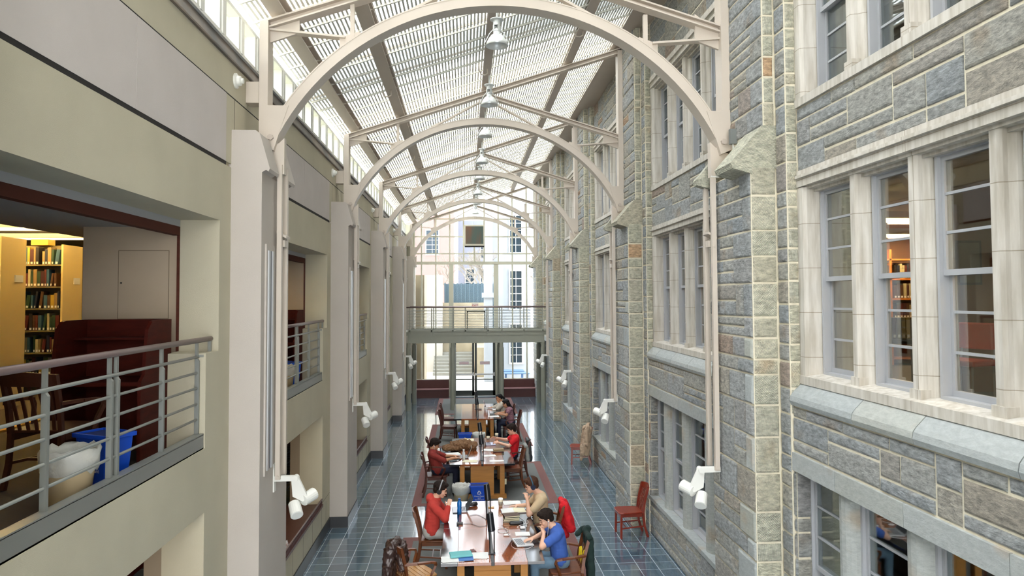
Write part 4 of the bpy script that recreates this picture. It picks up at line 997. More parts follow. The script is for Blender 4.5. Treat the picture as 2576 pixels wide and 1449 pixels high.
m = MB(); m.box(-.25, .25, -.004, 0, -.34, .36); m.build('door', gal_w, t); m = MB(); m.box(-.256, -.25, -.005, 0, -.346, .366); m.box(.25, .256, -.005, 0, -.346, .366); m.box(-.25, .25, -.005, 0, -.346, -.34); m.box(-.25, .25, -.005, 0, .36, .366); m.build('gap', mat('panel_gap', (120, 106, 90), .9), t); m = MB(); m.box(-.23, -.215, -.012, -.004, .02, .035); m.build('latch', black_p, t)
# ---------------------------------------------- book stacks
panel_m = mat('cream_stack_end_panel', (224, 200, 140), .45)
shelf_m = mat('olive_metal_shelf', (120, 108, 76), .5)
FX, FY, FZ = -6.3, 11.68, GF
LV = .345
def stack(y0, y1, lab):
    t = thing('book_stack', lab, 'bookcase', (FX, (y0 + y1) / 2, FZ), 0, 'library stacks'); d = (y1 - y0) / 2; H = 2.36
    m = MB(); m.box(-.03, 0, -d, d, 0, H); m.build('end_panel', panel_m, t)
    m = MB(); m.box(.0, .012, .02, .2, 1.74, 1.84); m.build('label_card', paper_m, t)
    m = MB(); m.box(-2.2, -.03, -.01, .01, 0, H); m.build('back_panel', shelf_m, t)
    for q in range(7):
        z = H - .315 - q * LV
        if z < .02: break
        m = MB(); m.box(-2.2, -.03, -d, d, z - .02, z); m.build('shelf', shelf_m, t)
    for x in (-.94, -1.86):
        m = MB(); m.box(x - .015, x + .015, -d, d, 0, H); m.build('upright', shelf_m, t)
    return t
stack(FY, FY + .57, 'cream-ended book stack, farther one, its shelves full of books')
stack(10.17, 10.73, 'cream-ended book stack at the left edge, only its end panel showing')
bc = [('dark red', (84, 26, 24)), ('black', (26, 24, 26)), ('navy', (26, 32, 52)), ('tan', (142, 116, 76)), ('cream', (176, 166, 132)), ('green', (36, 60, 42)), ('brown', (74, 46, 30)), ('grey', (96, 92, 86)), ('blue', (44, 78, 104)), ('yellow', (176, 146, 56)), ('maroon', (60, 22, 28))]
bm_ = {n: mat(n.replace(' ', '_') + '_book_cloth', c, .6) for n, c in bc}
proto = {}
def book(lab, loc, w, h, d, tilt, nm, group, face=0):
    key = (nm, round(w, 3), round(h, 2))
    if key not in proto:
        m = MB(); m.box(-w / 2, w / 2, 0, d, 0, h); me = m.build('book', bm_[nm]).data; o_ = [o for o in C.objects if o.data == me][0]
        m = MB(); m.box(-w * .3, w * .3, -.001, .0, .012, .045); l = m.build('spine_label', paper_m, o_); proto[key] = o_; o = o_
        tag(o, lab, 'book', group)
    else:
        o = proto[key].copy(); C.objects.link(o); o['label'] = lab; c = proto[key].children[0].copy(); C.objects.link(c); c.parent = o
    o.location = loc; o.rotation_euler = (0, tilt, face); return o
rb = random.Random(12); LVN = ['top', 'second', 'third', 'fourth', 'fifth', 'sixth']
for q in range(6):
    z = FZ + 2.36 - .315 - q * LV; x = FX - .06; n = 0; g0 = 'books on the %s shelf of the gallery stack' % LVN[q]
    row = []
    while x > FX - .90:
        w = rb.choice((.028, .036, .044, .052)); h = rb.choice((.21, .24, .27)); tl = rb.choice((0, 0, 0, 0, .0, .14)); nm = rb.choice(bc)[0]
        if rb.random() < .04: x -= .05
        row.append((x - w / 2 - (tl > 0) * .03, w, h, tl, nm)); x -= w + .004 + (.04 if tl else 0); n += 1
    for j, (xx, w, h, tl, nm) in enumerate(row):
        idx = len(row) - 1 - j
        book('%s book, %s from the left on the %s shelf of the gallery stack' % (nm, ORD[min(idx, 25)], LVN[q]), (xx, FY + .02, z), w, h, .16, tl, nm, g0)
t = thing('storage_box', 'yellow box lying on top of the gallery book stack', 'box', (FX - .42, FY + .1, FZ + 2.36)); m = MB(); m.box(-.13, .13, 0, .2, 0, .09); m.build('box', mat('yellow_box', (220, 190, 80), .6), t)
for i, (x, y) in enumerate(((-6.9, 11.2), (-6.9, 12.9), (-6.9, 9.2))):
    t = thing('strip_light', 'long warm fluorescent strip light above the stacks, %s' % ('over the aisle', 'behind the farther stack', 'at the left edge')[i], 'lamp', (x, y, 5.40), 0, 'strip lights above the stacks')
    m = MB(); m.box(-1.6, 1.6, -.05, .05, 0, .06); m.build('housing', white_m, t); m = MB(); m.tube([(-1.55, 0, -.03), (1.55, 0, -.03)], .02, 8); m.build('fluorescent_tube', tube_e, t)
    for sx in (-1.2, 1.2): m = MB(); m.tube([(sx, 0, .06), (sx, 0, .15)], .008, 6); m.build('hanger', white_m, t)
    area('stack_light', (x, y, 5.47), (3.0, .1), 34, warm, (R(180), 0, 0))
area('lower_room_light', (-4.1, 10.5, 2.6), (1.0, 3), 6, warm)
area('lower_room_light', (-4.1, 5.0, 2.6), (1.0, 3), 6, warm)
# ---------------------------------------------- reading room behind the near windows
RX = 7.0; rf = 3.06
t = thing('wall_bookcase', 'orange-lit wooden bookcase seen through the middle near window', 'bookcase', (7.75, 12.75, rf)); hw = .75
osh = mat('orange_oak_shelf', (196, 120, 50), .5)
for x in (-hw, 0, hw): m = MB(); m.box(x - .02, x + .02, -.2, .15, 0, 2.1); m.build('upright', osh, t)
for q in range(6): m = MB(); m.box(-hw, hw, -.2, .15, .1 + q * .36, .13 + q * .36); m.build('shelf', osh, t)
for q in (1, 2, 3, 4):
    x = -hw + .05; j = 0
    while x < hw - .06:
        w = rb.choice((.04, .055)); nm = rb.choice(('dark red', 'maroon', 'brown', 'black', 'navy', 'cream')); h = rb.choice((.24, .27))
        if abs(x) > .04: book('%s book, %s from the left on shelf level %s of the orange-lit bookcase' % (nm, ORD[min(j, 25)], ('one', 'two', 'three', 'four', 'five')[q]), (7.75 + x + w / 2, 12.57, rf + .13 + q * .36), w, h, .15, 0, nm, 'books in the orange-lit reading room'); j += 1
        x += w + .006
for i, (x, y) in enumerate(((6.03, 9.75), (7.68, 12.2), (5.1, 4.2))):
    t = thing('ceiling_fluorescent', 'bright fluorescent light on the reading room ceiling, %s' % ('in front of the bookcase light', 'above the bookcase', 'over the near window')[i], 'lamp', (x, y, 5.30), 0, 'reading room ceiling lights')
    m = MB(); m.box(-.7, .7, -.12, .12, .1, .2); m.build('housing', white_m, t); m = MB(); m.box(-.68, .68, -.1, .1, .06, .1); m.build('diffuser', emis('warm_diffuser_%d' % i, (255, 214, 140), 5), t)
    area('reading_room_light', (x, y, 5.34), (1.3, .2), 11, (1, .66, .36))
t = thing('framed_picture', 'dark framed picture on the brown reading room wall', 'picture', (6.6, 8.98, 4.74), 0); m = MB(); m.box(-.17, .17, -.03, 0, -.29, .29); m.build('frame', black_p, t); m = MB(); m.box(-.14, .14, -.034, -.03, -.26, .26); m.build('print', mat('dim_print', (110, 100, 90), .3), t)
orc = mat('orange_vinyl', (206, 66, 30), .4)
t = thing('vinyl_chair', 'orange vinyl chair inside the reading room', 'chair', (5.97, 8.2, rf), R(200)); m = MB(); m.box(-.23, .23, -.24, .24, .42, .49); m.build('seat', orc, t, bevel=.02); m = MB(); m.box(-.27, -.21, -.24, .24, .60, .92); m.build('backrest', orc, t, bevel=.02)
for sx in (-1, 1):
    for sy in (-1, 1): m = MB(); m.tube([(sx * .2, sy * .2, 0), (sx * .19, sy * .2, .42)], .011, 8); m.build('leg', alu, t)
m = MB()
for sy in (-1, 1): m.tube([(-.2, sy * .2, .45), (-.25, sy * .2, .8)], .011, 8)
m.build('back_frame', alu, t)
t = thing('office_desk', 'dark desk under the reading room window', 'desk', (5.0, 8.0, rf)); m = MB(); m.box(-.45, .45, -.4, .4, .72, .76); m.build('desktop', black_p, t)
for sx in (-1, 1): m = MB(); m.box(sx * .42 - .02, sx * .42 + .02, -.38, .38, 0, .72); m.build('side_panel', black_p, t)
j = 0
for q in range(7):
    nm = rb.choice(('dark red', 'cream', 'tan', 'yellow', 'brown')); book('%s book, %s in the row on the reading room desk' % (nm, ORD[q]), (4.85 + q * .055, 7.9, rf + .76), .044, .24, .17, 0, nm, 'books on the reading room desk')
# ================================================================== PEOPLE
UP = Vector((0, 0, 1))
def person(lab, base, F, hd, pitch, yaw, neck, sh, pel, arms, legs, skin, hairm, shirt, sleeve, trouser, hair='short', hood=False, shoe=black_p):
    """all joints in world metres; F = +1 faces +X, -1 faces -X; arms: list of (shoulder_y, elbow, wrist, handdir, palm normal, curl)"""
    t = thing('person', lab, 'person', (base[0], base[1], 0), 0, None); off = Vector((base[0], base[1], 0))
    V = lambda p: Vector(p) - off
    hd = V(hd); nk = V(neck); sh = V(sh); pel = V(pel)
    f = Vector((F * math.cos(pitch) * math.cos(yaw), -math.cos(pitch) * math.sin(yaw), -math.sin(pitch))).normalized()
    s = UP.cross(f).normalized(); u = f.cross(s)
    M3 = Matrix((f, s, u)).transposed()
    H = lambda a, b, c: hd + f * a + s * b + u * c
    E = lambda a, b, c, r: ell(H(a, b, c), r, M3)
    P = [E(-.01, 0, .035, (.098, .077, .086)), E(.022, 0, -.03, (.066, .062, .085)), E(.052, 0, -.092, (.03, .032, .024)), E(.078, 0, .03, (.018, .048, .012)), E(.088, 0, -.062, (.012, .024, .009)),
         cap(H(.086, 0, .014), H(.102, 0, -.024), .007, .010), E(.05, .04, -.03, (.035, .02, .025)), E(.05, -.04, -.03, (.035, .02, .025)),
         E(-.008, .078, -.01, (.02, .011, .032)), E(-.008, -.078, -.01, (.02, .011, .032)),
         cap(H(-.03, 0, -.05), nk, .056, .058), cap(nk, sh, .06, .07)]
    mid = sh.lerp(pel, .5)
    P += [cap(sh + Vector((0, -.13, -.03)), sh + Vector((0, .13, -.03)), .06), cap(sh + Vector((0, 0, -.06)), pel, .10, .11)]
    C2 = []; T = []
    SW = .175
    ar_s = []
    for (sy, el, wr, hdir, pn, curl) in arms:
        a = sh + Vector((F * .02, sy * SW, -.03)); el = V(el); wr = V(wr)
        P += [cap(a, el, .05, .041), cap(el, wr, .042, .027)]
        d = Vector(hdir).normalized(); n = Vector(pn); n = (n - d * n.dot(d)).normalized(); l = n.cross(d)
        P += [cap(wr, wr + d * .03, .026, .028), ell(wr + d * .055, (.045, .040, .017), Matrix((d, l, n)).transposed())]
        for i, (o_, ln) in enumerate(((-.030, .068), (-.010, .078), (.010, .072), (.030, .055))):
            b = wr + d * .088 + l * o_; q = d.copy(); r = .0088
            for j in range(3):
                q = (q + n * (curl * (.55 + .35 * j)) + l * o_ * .8).normalized(); e = b + q * ln * (.45, .32, .28)[j]; P.append(cap(b, e, r, r * .93)); b = e; r *= .93
        th = wr + d * .028 + l * (.034 if sy * F > 0 else -.034)
        ls = l if sy * F > 0 else -l
        q = (d * .7 + ls * .7 + n * .25).normalized(); e = th + q * .04; P.append(cap(th, e, .012, .0105)); q = (d * .9 + ls * .25 + n * (.2 + curl * .4)).normalized(); P.append(cap(e, e + q * .032, .0105, .009))
        k = sleeve
        c0 = a.lerp(el, min(1, k)) if k < 1 else el
        ar_s += [cap(a, c0, .072, .068 if k < 1 else .060)]
        if k >= 1: ar_s.append(cap(el, el.lerp(wr, k - 1), .056, .045))
    for (sy, kn, an) in legs:
        h = pel + Vector((0, sy * .09, -.02)); kn = V(kn); an = V(an)
        P += [cap(h, kn, .07, .05), cap(kn, an, .048, .035), cap(an, an + Vector((F * .10, 0, -.045)), .033, .028)]
        T += [cap(h, kn, .093, .070), cap(kn, an.lerp(kn, .04), .068, .058)]
        shb = an + Vector((0, 0, -.05)); C2.append((shb - Vector((F * .03, 0, 0)), shb + Vector((F * .15, 0, -.0))))
    fuse('body', P, .0068, skin, t, 3)
    # shirt
    lean = (sh - pel).normalized()
    Q = ar_s + [cap(sh + Vector((0, -.14, -.035)), sh + Vector((0, .14, -.035)), .074)]
    for z, ww, rr in ((.1, .09, .112), (.22, .088, .116), (.34, .08, .118), (.46, .075, .119), (.58, .072, .120), (.70, .072, .122), (.82, .074, .126), (.94, .078, .128)):
        c = sh.lerp(pel, z) + Vector((F * (.015 if z < .5 else .02), 0, 0)); Q.append(cap(c + Vector((0, -ww, 0)), c + Vector((0, ww, 0)), rr))
    Q.append(cap(sh, nk.lerp(sh, .45), .075, .064))
    if hood: Q += [ell(nk + Vector((-F * .085, 0, -.01)), (.075, .12, .075)), ell(nk + Vector((-F * .02, 0, -.035)), (.11, .115, .05))]
    fuse('shirt', Q, .0095, shirt, t, 9, disp=.022, dscale=.11)
    fuse('trousers', T + [cap(pel + Vector((0, -.07, -.0)), pel + Vector((0, .07, -.0)), .125)], .011, trouser, t, 4, disp=.014, dscale=.08)
    for a, b in C2: fuse('shoe', [cap(a, b, .04, .035), cap(a + Vector((0, 0, .03)), a.lerp(b, .5), .04, .04)], .01, shoe, t, 2)
    # hair
    if hair == 'long':
        Hq = [E(-.03, 0, .05, (.105, .09, .09)), E(-.07, 0, -.02, (.06, .085, .09)), E(.04, 0, .10, (.045, .06, .03)), cap(H(-.07, .03, -.05), sh + Vector((-F * .05, .05, .0)), .055, .06), cap(H(-.07, -.03, -.05), sh + Vector((-F * .04, -.06, .0)), .055, .06),
              cap(sh + Vector((-F * .05, -.05, 0)), sh + Vector((-F * .13, -.04, -.18)), .065, .035), cap(sh + Vector((-F * .05, .05, 0)), sh + Vector((-F * .12, .03, -.14)), .065, .035), cap(H(.0, -.075, .0), sh + Vector((F * .0, -.10, -.05)), .03, .03)]
    elif hair == 'tail':
        Hq = [E(-.03, 0, .05, (.103, .085, .088)), E(-.07, 0, .0, (.05, .07, .06)), E(.04, 0, .10, (.045, .055, .028)), cap(H(-.11, 0, .03), H(-.16, 0, -.05), .03, .04), cap(H(-.16, 0, -.05), H(-.18, 0, -.16), .04, .025)]
    else:
        Hq = [E(-.028, 0, .060, (.112, .094, .092)), E(-.066, 0, .0, (.062, .082, .075)), E(.055, 0, .104, (.052, .068, .036)), E(-.02, 0, .11, (.08, .07, .05)), cap(H(.03, -.076, .05), H(.012, -.078, .0), .014, .01), cap(H(.03, .076, .05), H(.012, .078, .0), .014, .01)]
    fuse('hair', Hq, .007, hairm, t, 3, disp=.014, dscale=.03)
    m = MB()
    for q in (-1, 1): m.lathe([(0, -.008), (.009, -.003), (.010, 0), (.009, .003), (0, .008)], c=H(.089, q * .032, .008), n=8, rot=M3)
    m.build('eye', mat('dark_eye', (40, 30, 26), .2), t)
    m = MB()
    for q in (-1, 1): m.beam(H(.093, q * .016, .034), H(.082, q * .05, .032), .006, .008)
    m.build('eyebrow', hairm, t)
    m = MB(); m.beam(H(.0975, -.019, -.062), H(.0975, .019, -.062), .004, .005); m.build('mouth', mat('muted_lip', (190, 128, 112), .5), t)
    return t, off, H, M3, f, s, u
red_hood = mat('red_hoodie_fleece', (190, 60, 52), .9, noise=.1, nscale=10); blue_t = mat('blue_cotton', (62, 98, 178), .9, noise=.12, nscale=12)
tan_t = mat('tan_cotton', (206, 182, 148), .9, noise=.06, nscale=10); maroon_t = mat('maroon_cotton', (138, 46, 40), .9, noise=.12, nscale=12)
red_t = mat('bright_red_cotton', (216, 26, 38), .9, noise=.06, nscale=10); floral = mat('floral_mauve_blouse', (168, 128, 132), .9, noise=.8, nscale=34, col2=(104, 58, 84))
grey_s = mat('light_grey_sweat_fabric', (176, 174, 170), .9, noise=.08, nscale=10); jean_l = mat('faded_denim', (110, 138, 160), .9, noise=.2, nscale=14); jean_d = mat('navy_denim', (30, 36, 58), .9, noise=.2, nscale=14); cardi = mat('grey_cardigan_knit', (196, 186, 172), .9, noise=.1, nscale=20)
PP = {}
D_ = Vector
PP['hood'] = person('person in a red hoodie and headphones, chin on hand at the nearest table', (-.55, 11.75), 1, (-.395, 11.75, 1.205), R(16), R(8), (-.475, 11.75, 1.09), (-.515, 11.75, 1.03), (-.56, 11.75, .57),
    [(-1, (-.31, 11.52, .80), (-.27, 11.60, .98), (.25, .5, .9), (.2, 1, -.3), 1.0), (1, (-.33, 11.97, .80), (-.32, 11.80, .80), (.1, -1, -.05), (-.5, 0, -1), .3)],
    [(-1, (-.12, 11.64, .54), (-.10, 11.62, .10)), (1, (-.12, 11.88, .54), (-.05, 11.92, .10))], skin_a, hair_d, red_hood, 1.92, grey_s, hood=True)
PP['blue'] = person('person in a blue T-shirt and faded jeans resting chin on hand at a silver laptop', (1.36, 10.42), -1, (1.16, 10.42, 1.105), R(18), R(20), (1.265, 10.42, 1.0), (1.325, 10.42, .955), (1.385, 10.42, .54),
    [(-1, (1.075, 10.16, .80), (1.115, 10.27, .945), (-.1, .65, .55), (-.6, .5, -.6), .9), (1, (1.17, 10.66, .84), (.99, 10.50, .815), (-1, -.35, -.1), (0, 0, -1), .25)],
    [(-1, (.98, 10.30, .53), (1.0, 10.28, .10)), (1, (.98, 10.56, .53), (1.02, 10.58, .10))], skin_a, hair_d, blue_t, .62, jean_l)
PP['tan'] = person('person in a tan T-shirt and blue headphones, hand to mouth, reading at the nearest table', (1.28, 11.9), -1, (1.09, 11.9, 1.205), R(14), R(10), (1.20, 11.9, 1.09), (1.255, 11.9, 1.04), (1.27, 11.9, .56),
    [(-1, (1.03, 11.66, .80), (1.01, 11.75, 1.02), (-.15, .5, .75), (-.3, .9, -.1), 1.1), (1, (1.06, 12.15, .82), (.90, 12.2, .80), (-1, .05, -.05), (0, 0, -1), .2)],
    [(-1, (.90, 11.79, .54), (.92, 11.77, .10)), (1, (.90, 12.03, .54), (.94, 12.05, .10))], skin_a, hair_b, tan_t, .62, jean_d)
PP['mar'] = person('person in a maroon shirt typing with both hands, left of the middle table', (-.66, 16.0), 1, (-.665, 16.0, 1.075), R(24), R(6), (-.72, 16.0, .97), (-.735, 16.0, .925), (-.62, 16.0, .54),
    [(-1, (-.45, 15.80, .77), (-.24, 15.92, .80), (1, .2, -.05), (0, 0, -1), .25), (1, (-.46, 16.22, .78), (-.25, 16.14, .80), (1, -.1, -.05), (0, 0, -1), .25)],
    [(-1, (-.2, 15.9, .56), (-.22, 15.88, .10)), (1, (-.2, 16.12, .56), (-.18, 16.14, .10))], skin_b, hair_d, maroon_t, 1.08, jean_d)
PP['red'] = person('person in a bright red T-shirt holding up both hands at the middle table', (1.17, 17.3), -1, (1.115, 17.3, 1.14), R(14), R(6), (1.18, 17.3, 1.035), (1.22, 17.3, .985), (1.15, 17.3, .56),
    [(-1, (1.04, 17.08, .80), (.80, 17.2, .86), (-1, .3, .1), (-.2, .7, -.6), .8), (1, (1.0, 17.5, .86), (.76, 17.42, .93), (-1, -.1, .2), (0, -.6, -.8), .8)],
    [(-1, (.82, 17.2, .55), (.84, 17.18, .10)), (1, (.82, 17.42, .55), (.86, 17.44, .10))], skin_a, hair_d, red_t, .55, jean_d)
PP['flo'] = person('person with long black hair in a floral mauve top typing at the farthest table', (1.40, 21.8), -1, (1.235, 21.8, 1.105), R(20), R(-14), (1.31, 21.8, 1.01), (1.35, 21.8, .965), (1.40, 21.8, .56),
    [(-1, (1.24, 21.58, .80), (1.07, 21.72, .81), (-1, .25, -.02), (0, 0, -1), .3), (1, (1.2, 22.02, .80), (1.05, 21.95, .81), (-1, -.15, -.02), (0, 0, -1), .3)],
    [(-1, (1.02, 21.68, .55), (1.0, 21.66, .10)), (1, (1.02, 21.94, .55), (1.04, 21.96, .10))], skin_b, hair_k, floral, .4, jean_d, hair='long')
PP['car'] = person('person with tied black hair in a grey cardigan, chin on hand at the farthest table', (1.22, 23.0), -1, (1.085, 23.0, 1.11), R(16), R(12), (1.16, 23.0, 1.0), (1.20, 23.0, .955), (1.24, 23.0, .55),
    [(-1, (1.03, 22.8, .80), (1.06, 22.88, .95), (-.1, .5, .5), (-.5, .6, -.5), .9), (1, (1.0, 23.2, .82), (.88, 23.15, .80), (-1, 0, 0), (0, 0, -1), .3)],
    [(-1, (.85, 22.9, .54), (.9, 22.9, .10)), (1, (.85, 23.12, .54), (.9, 23.12, .10))], skin_b, hair_k, cardi, 1.9, jean_d, hair='tail')
def headphones(key, lab, m_band, m_cup):
    t0, off, H, M3, f, s, u = PP[key]; c = H(0, 0, 0); t = thing('headphones', lab, 'headphones', off + c)
    m = MB(); m.tube([H(-.012, .102 * math.cos(a), .02 + .137 * math.sin(a)) - c for a in [math.pi * q / 14 for q in range(15)]], .012, 8); m.build('headband', m_band, t, smooth=True)
    for q in (-1, 1): m = MB(); m.tube([H(-.005, q * .078, -.005) - c, H(-.005, q * .112, -.005) - c], .040, 16); m.build('ear_cup', m_cup, t)
headphones('hood', 'black headphones with silver band worn by the person in the red hoodie', mat('silver_plastic', (150, 152, 156), .3), black_p)
headphones('tan', 'teal and navy headphones worn by the person in the tan T-shirt', mat('teal_plastic', (44, 84, 104), .4), mat('navy_plastic', (30, 40, 66), .4))
def earbud(key, lab):
    t0, off, H, M3, f, s, u = PP[key]; c = H(0, 0, 0); t = thing('earphones', lab, 'earphones', off + c); sd = -1 if (s.y > 0) else 1
    m = MB(); e = H(.005, sd * .09, -.01) - c; m.lathe([(0, -.01), (.01, -.004), (.01, .006), (0, .01)], c=e, n=10); m.build('bud', white_t, t)
    m = MB(); m.tube([e, e + D_((0, -.005, -.08)), e + D_((-.01 if f.x < 0 else .01, .02, -.2)), e + D_((-.04 if f.x < 0 else .04, .08, -.30))], .0025, 6); m.build('cable', white_t, t)
earbud('blue', 'white earphones worn by the person in the blue T-shirt'); earbud('mar', 'white earphones worn by the person in the maroon shirt')
# ================================================================== COATS
def coat(lab, loc, prims, m, vox=.012, disp=.03, ds=.07, extra=None, name='coat'):
    t = fuse(name, prims, vox, m, None, 3, disp=disp, dscale=ds); t.location = loc; return tag(t, lab, 'coat')
coat('puffy dark brown jacket slung over the pale-seated armchair', (-1.0, 10.17, 0), [cap((0, -.16, .90), (.04, .10, .90), .065), cap((-.03, -.14, .85), (-.08, -.16, .45), .085, .07), cap((-.03, .1, .85), (-.05, .16, .5), .085, .07), cap((-.02, 0, .8), (-.06, 0, .38), .1, .08), cap((.12, .1, .86), (.16, .14, .62), .06, .05), cap((.1, -.1, .84), (.14, -.14, .6), .06, .05), cap((-.08, -.12, .42), (-.03, -.2, .25), .06, .035)], mat('puffy_brown_nylon', (66, 48, 44), .35, noise=.3, nscale=12), disp=.05, ds=.05, name='jacket')
coat('bright red jacket hanging on the chair of the person in the tan T-shirt', (1.60, 11.95, 0), [cap((0, -.14, .93), (0, .12, .93), .045), cap((.02, -.14, .88), (.12, -.18, .52), .075, .065), cap((.04, .03, .88), (.17, .03, .48), .085, .07), cap((.02, .15, .88), (.09, .22, .6), .06, .05), cap((-.0, -.05, .85), (.06, -.08, .40), .06, .055), cap((.06, -.12, .6), (.16, -.12, .5), .07, .06)], red_t, disp=.035, name='jacket')
gc = mat('dark_green_wool', (24, 44, 40), .95, noise=.2, nscale=14)
coat('dark green and black coat draped over the back of the blue-shirted person\'s armchair', (1.76, 10.33, 0), [cap((-.02, -.20, .93), (-.02, .20, .93), .045), cap((-.02, 0, .96), (-.0, 0, .99), .055, .05), cap((.0, -.16, .88), (.03, -.19, .15), .055, .05), cap((.0, .1, .88), (.05, .12, .2), .06, .055), cap((.0, -.03, .88), (.04, -.05, .2), .055, .05), cap((-.13, .16, .86), (-.05, .2, .92), .04, .04)], gc, disp=.025)
coat('yellow garment showing between the chair slats under the dark green coat', (1.665, 10.33, 0), [cap((.0, -.12, .52), (.02, -.14, .72), .022, .02), cap((.0, .0, .5), (.0, .02, .72), .02, .02), cap((-.01, .1, .5), (.0, .12, .68), .02)], mat('yellow_cloth', (224, 196, 30), .9), disp=.01, name='garment')
coat('brown winter coat lying rumpled on the middle table', (-.1, 17.0, .77), [ell((-.28, -.08, .05), (.16, .15, .075)), ell((-.10, .0, .07), (.20, .19, .10)), ell((.10, .03, .07), (.20, .20, .11)), ell((.25, -.03, .06), (.13, .16, .10)), cap((-.36, -.18, .04), (-.1, -.2, .05), .045), cap((-.2, .12, .1), (.1, .2, .12), .06, .07), cap((-.15, -.12, .12), (.0, .14, .15), .05), cap((.12, -.12, .12), (.2, .12, .14), .055), cap((.3, -.14, .06), (.33, .02, .1), .06)], mat('brown_twill', (126, 92, 62), .9, noise=.2, nscale=10), vox=.009, disp=.07, ds=.045)
coat('tan coat hanging over the chair by the stone wall', (3.17, 18.52, 0), [cap((-.02, -.16, .97), (.02, .14, .97), .055), cap((-.03, -.14, .92), (-.17, -.20, .30), .075, .06), cap((.02, -.1, .92), (-.06, -.16, .3), .09, .08), cap((-.05, .10, .92), (-.14, .10, .35), .07, .06), cap((-.17, -.16, .5), (-.20, -.17, .16), .06, .04), cap((-.06, -.16, .88), (-.06, -.26, .55), .06, .05), cap((.0, .0, 1.0), (.03, .02, 1.03), .05)], mat('tan_canvas', (176, 152, 128), .95, noise=.12, nscale=10), disp=.035)
coat('black jacket hanging behind the person in the bright red T-shirt', (1.50, 17.3, 0), [cap((0, -.14, .9), (0, .14, .9), .045), cap((.02, -.12, .86), (.06, -.13, .45), .055, .05), cap((.02, .08, .86), (.07, .1, .42), .06, .05)], mat('charcoal_nylon', (62, 64, 66), .6), disp=.03, name='jacket')
coat('grey coat on the empty chair at the near right corner of the middle table', (1.38, 16.5, 0), [cap((0, -.14, .93), (0, .1, .93), .045), cap((.02, -.12, .88), (.05, -.13, .62), .05, .045), cap((.02, .06, .88), (.05, .06, .6), .05, .045)], mat('grey_knit', (150, 152, 148), .95, noise=.2, nscale=20), disp=.03)
coat('black bag on the floor under the middle table by the maroon-shirted person', (-.05, 15.8, 0), [cap((-.15, 0, .09), (.15, .05, .09), .09), cap((-.1, .2, .08), (.12, .25, .08), .08)], black_p, disp=.03, name='bag')['category'] = 'bag'
coat('black bag with cables on the floor by the near left of the nearest table', (-.30, 9.95, 0), [cap((-.06, -.1, .07), (.06, .1, .07), .07)], black_p, disp=.02, name='bag')['category'] = 'bag'
coat('dark bag under the armchair of the person in the floral top', (1.30, 21.5, 0), [cap((-.1, -.02, .1), (.1, .05, .1), .10), cap((0, .1, .18), (.05, .12, .2), .06)], black_p, disp=.03, name='bag')['category'] = 'bag'
# ================================================================== THINGS ON THE TABLES
TZ = .762
def sheet(lab, x, y, w, h, rz=0, m_=paper_m, n=1, th=.002, name='paper_sheet', cat='paper', z=TZ):
    t = thing(name, lab, cat, (x, y, z), R(rz)); rr = random.Random(int(x * 100 + y * 10))
    for i in range(n): q = MB(); q.cbox((rr.uniform(-.02, .02) * (i > 0), rr.uniform(-.02, .02) * (i > 0), th * (i + .5)), (w, h, th), Euler((0, 0, rr.uniform(-.15, .15) * (i > 0)))); q.build('sheet', m_, t)
    return t
def laptop(lab, x, y, rz, lid, deck, scr=None, open_=105, w=.33, d=.23):
    t = thing('laptop', lab, 'laptop', (x, y, TZ), R(rz))      # screen hinge toward local -x? hinge at +x, user at -x
    m = MB(); m.box(-d / 2, d / 2, -w / 2, w / 2, .002, .018); m.build('base', deck, t, bevel=.003)
    m = MB()
    for i in range(5):
        for j in range(12): m.box(.085 - i * .022, .10 - i * .022, -.13 + j * .0218, -.113 + j * .0218, .018, .0195)
    m.build('keyboard', mat('grey_keys', (120, 124, 130), .5) if deck is alu2 else black_p, t)
    a = R(open_ - 90); c = Vector((d / 2 + math.sin(a) * d / 2, 0, .018 + math.cos(a) * d / 2))
    m = MB(); m.cbox(c, (.008, w, d), Euler((0, a, 0))); m.build('lid', lid, t)
    m = MB(); m.cbox(c + Vector((-.005 * math.cos(a), 0, .005 * math.sin(a))), (.002, w - .03, d - .03), Euler((0, a, 0))); m.build('screen', scr or mat('dim_screen', (70, 76, 84), .2), t)
    return t
alu2 = mat('laptop_aluminium', (196, 196, 198), .35, metal=.5)
laptop('black laptop in front of the person in the red hoodie', -.10, 12.15, 4, black_p, mat('pale_deck', (206, 206, 214), .4), open_=118)
l2 = laptop('silver aluminium laptop in front of the person in the blue T-shirt', .83, 10.47, 190, alu2, alu2, open_=126, w=.36, d=.25)
m = MB(); m.cbox((.17, 0, .13), (.002, .03, .035), Euler((0, R(22), 0))); m.build('lid_emblem', white_t, l2)
laptop('laptop in front of the person in the maroon shirt', -.06, 16.15, 0, mat('grey_lid', (150, 144, 132), .4), black_p, open_=112)
laptop('laptop in front of the person in the bright red T-shirt', .62, 17.5, 180, mat('black_lid', (40, 40, 44), .3), mat('lilac_deck', (176, 180, 206), .4), open_=118)
laptop('small tan-lidded laptop of the person in the floral top', .86, 21.95, 180, mat('tan_lid', (150, 136, 118), .4), black_p, open_=105, w=.28, d=.2)
laptop('red-edged laptop before the person in the grey cardigan', .80, 23.2, 180, mat('pale_red_lid', (206, 168, 168), .4), mat('pale_deck_two', (196, 190, 196), .4), open_=112)
def bottle(lab, x, y, prof, m_, capm, name='water_bottle'):
    t = thing(name, lab, 'bottle', (x, y, TZ)); q = MB(); q.lathe(prof, n=18); q.build('body', m_, t, smooth=True); h = prof[-1][1]; q = MB(); q.lathe([(.0, h), (.02, h), (.02, h + .03), (0, h + .03)], n=14); q.build('cap', capm, t); return t
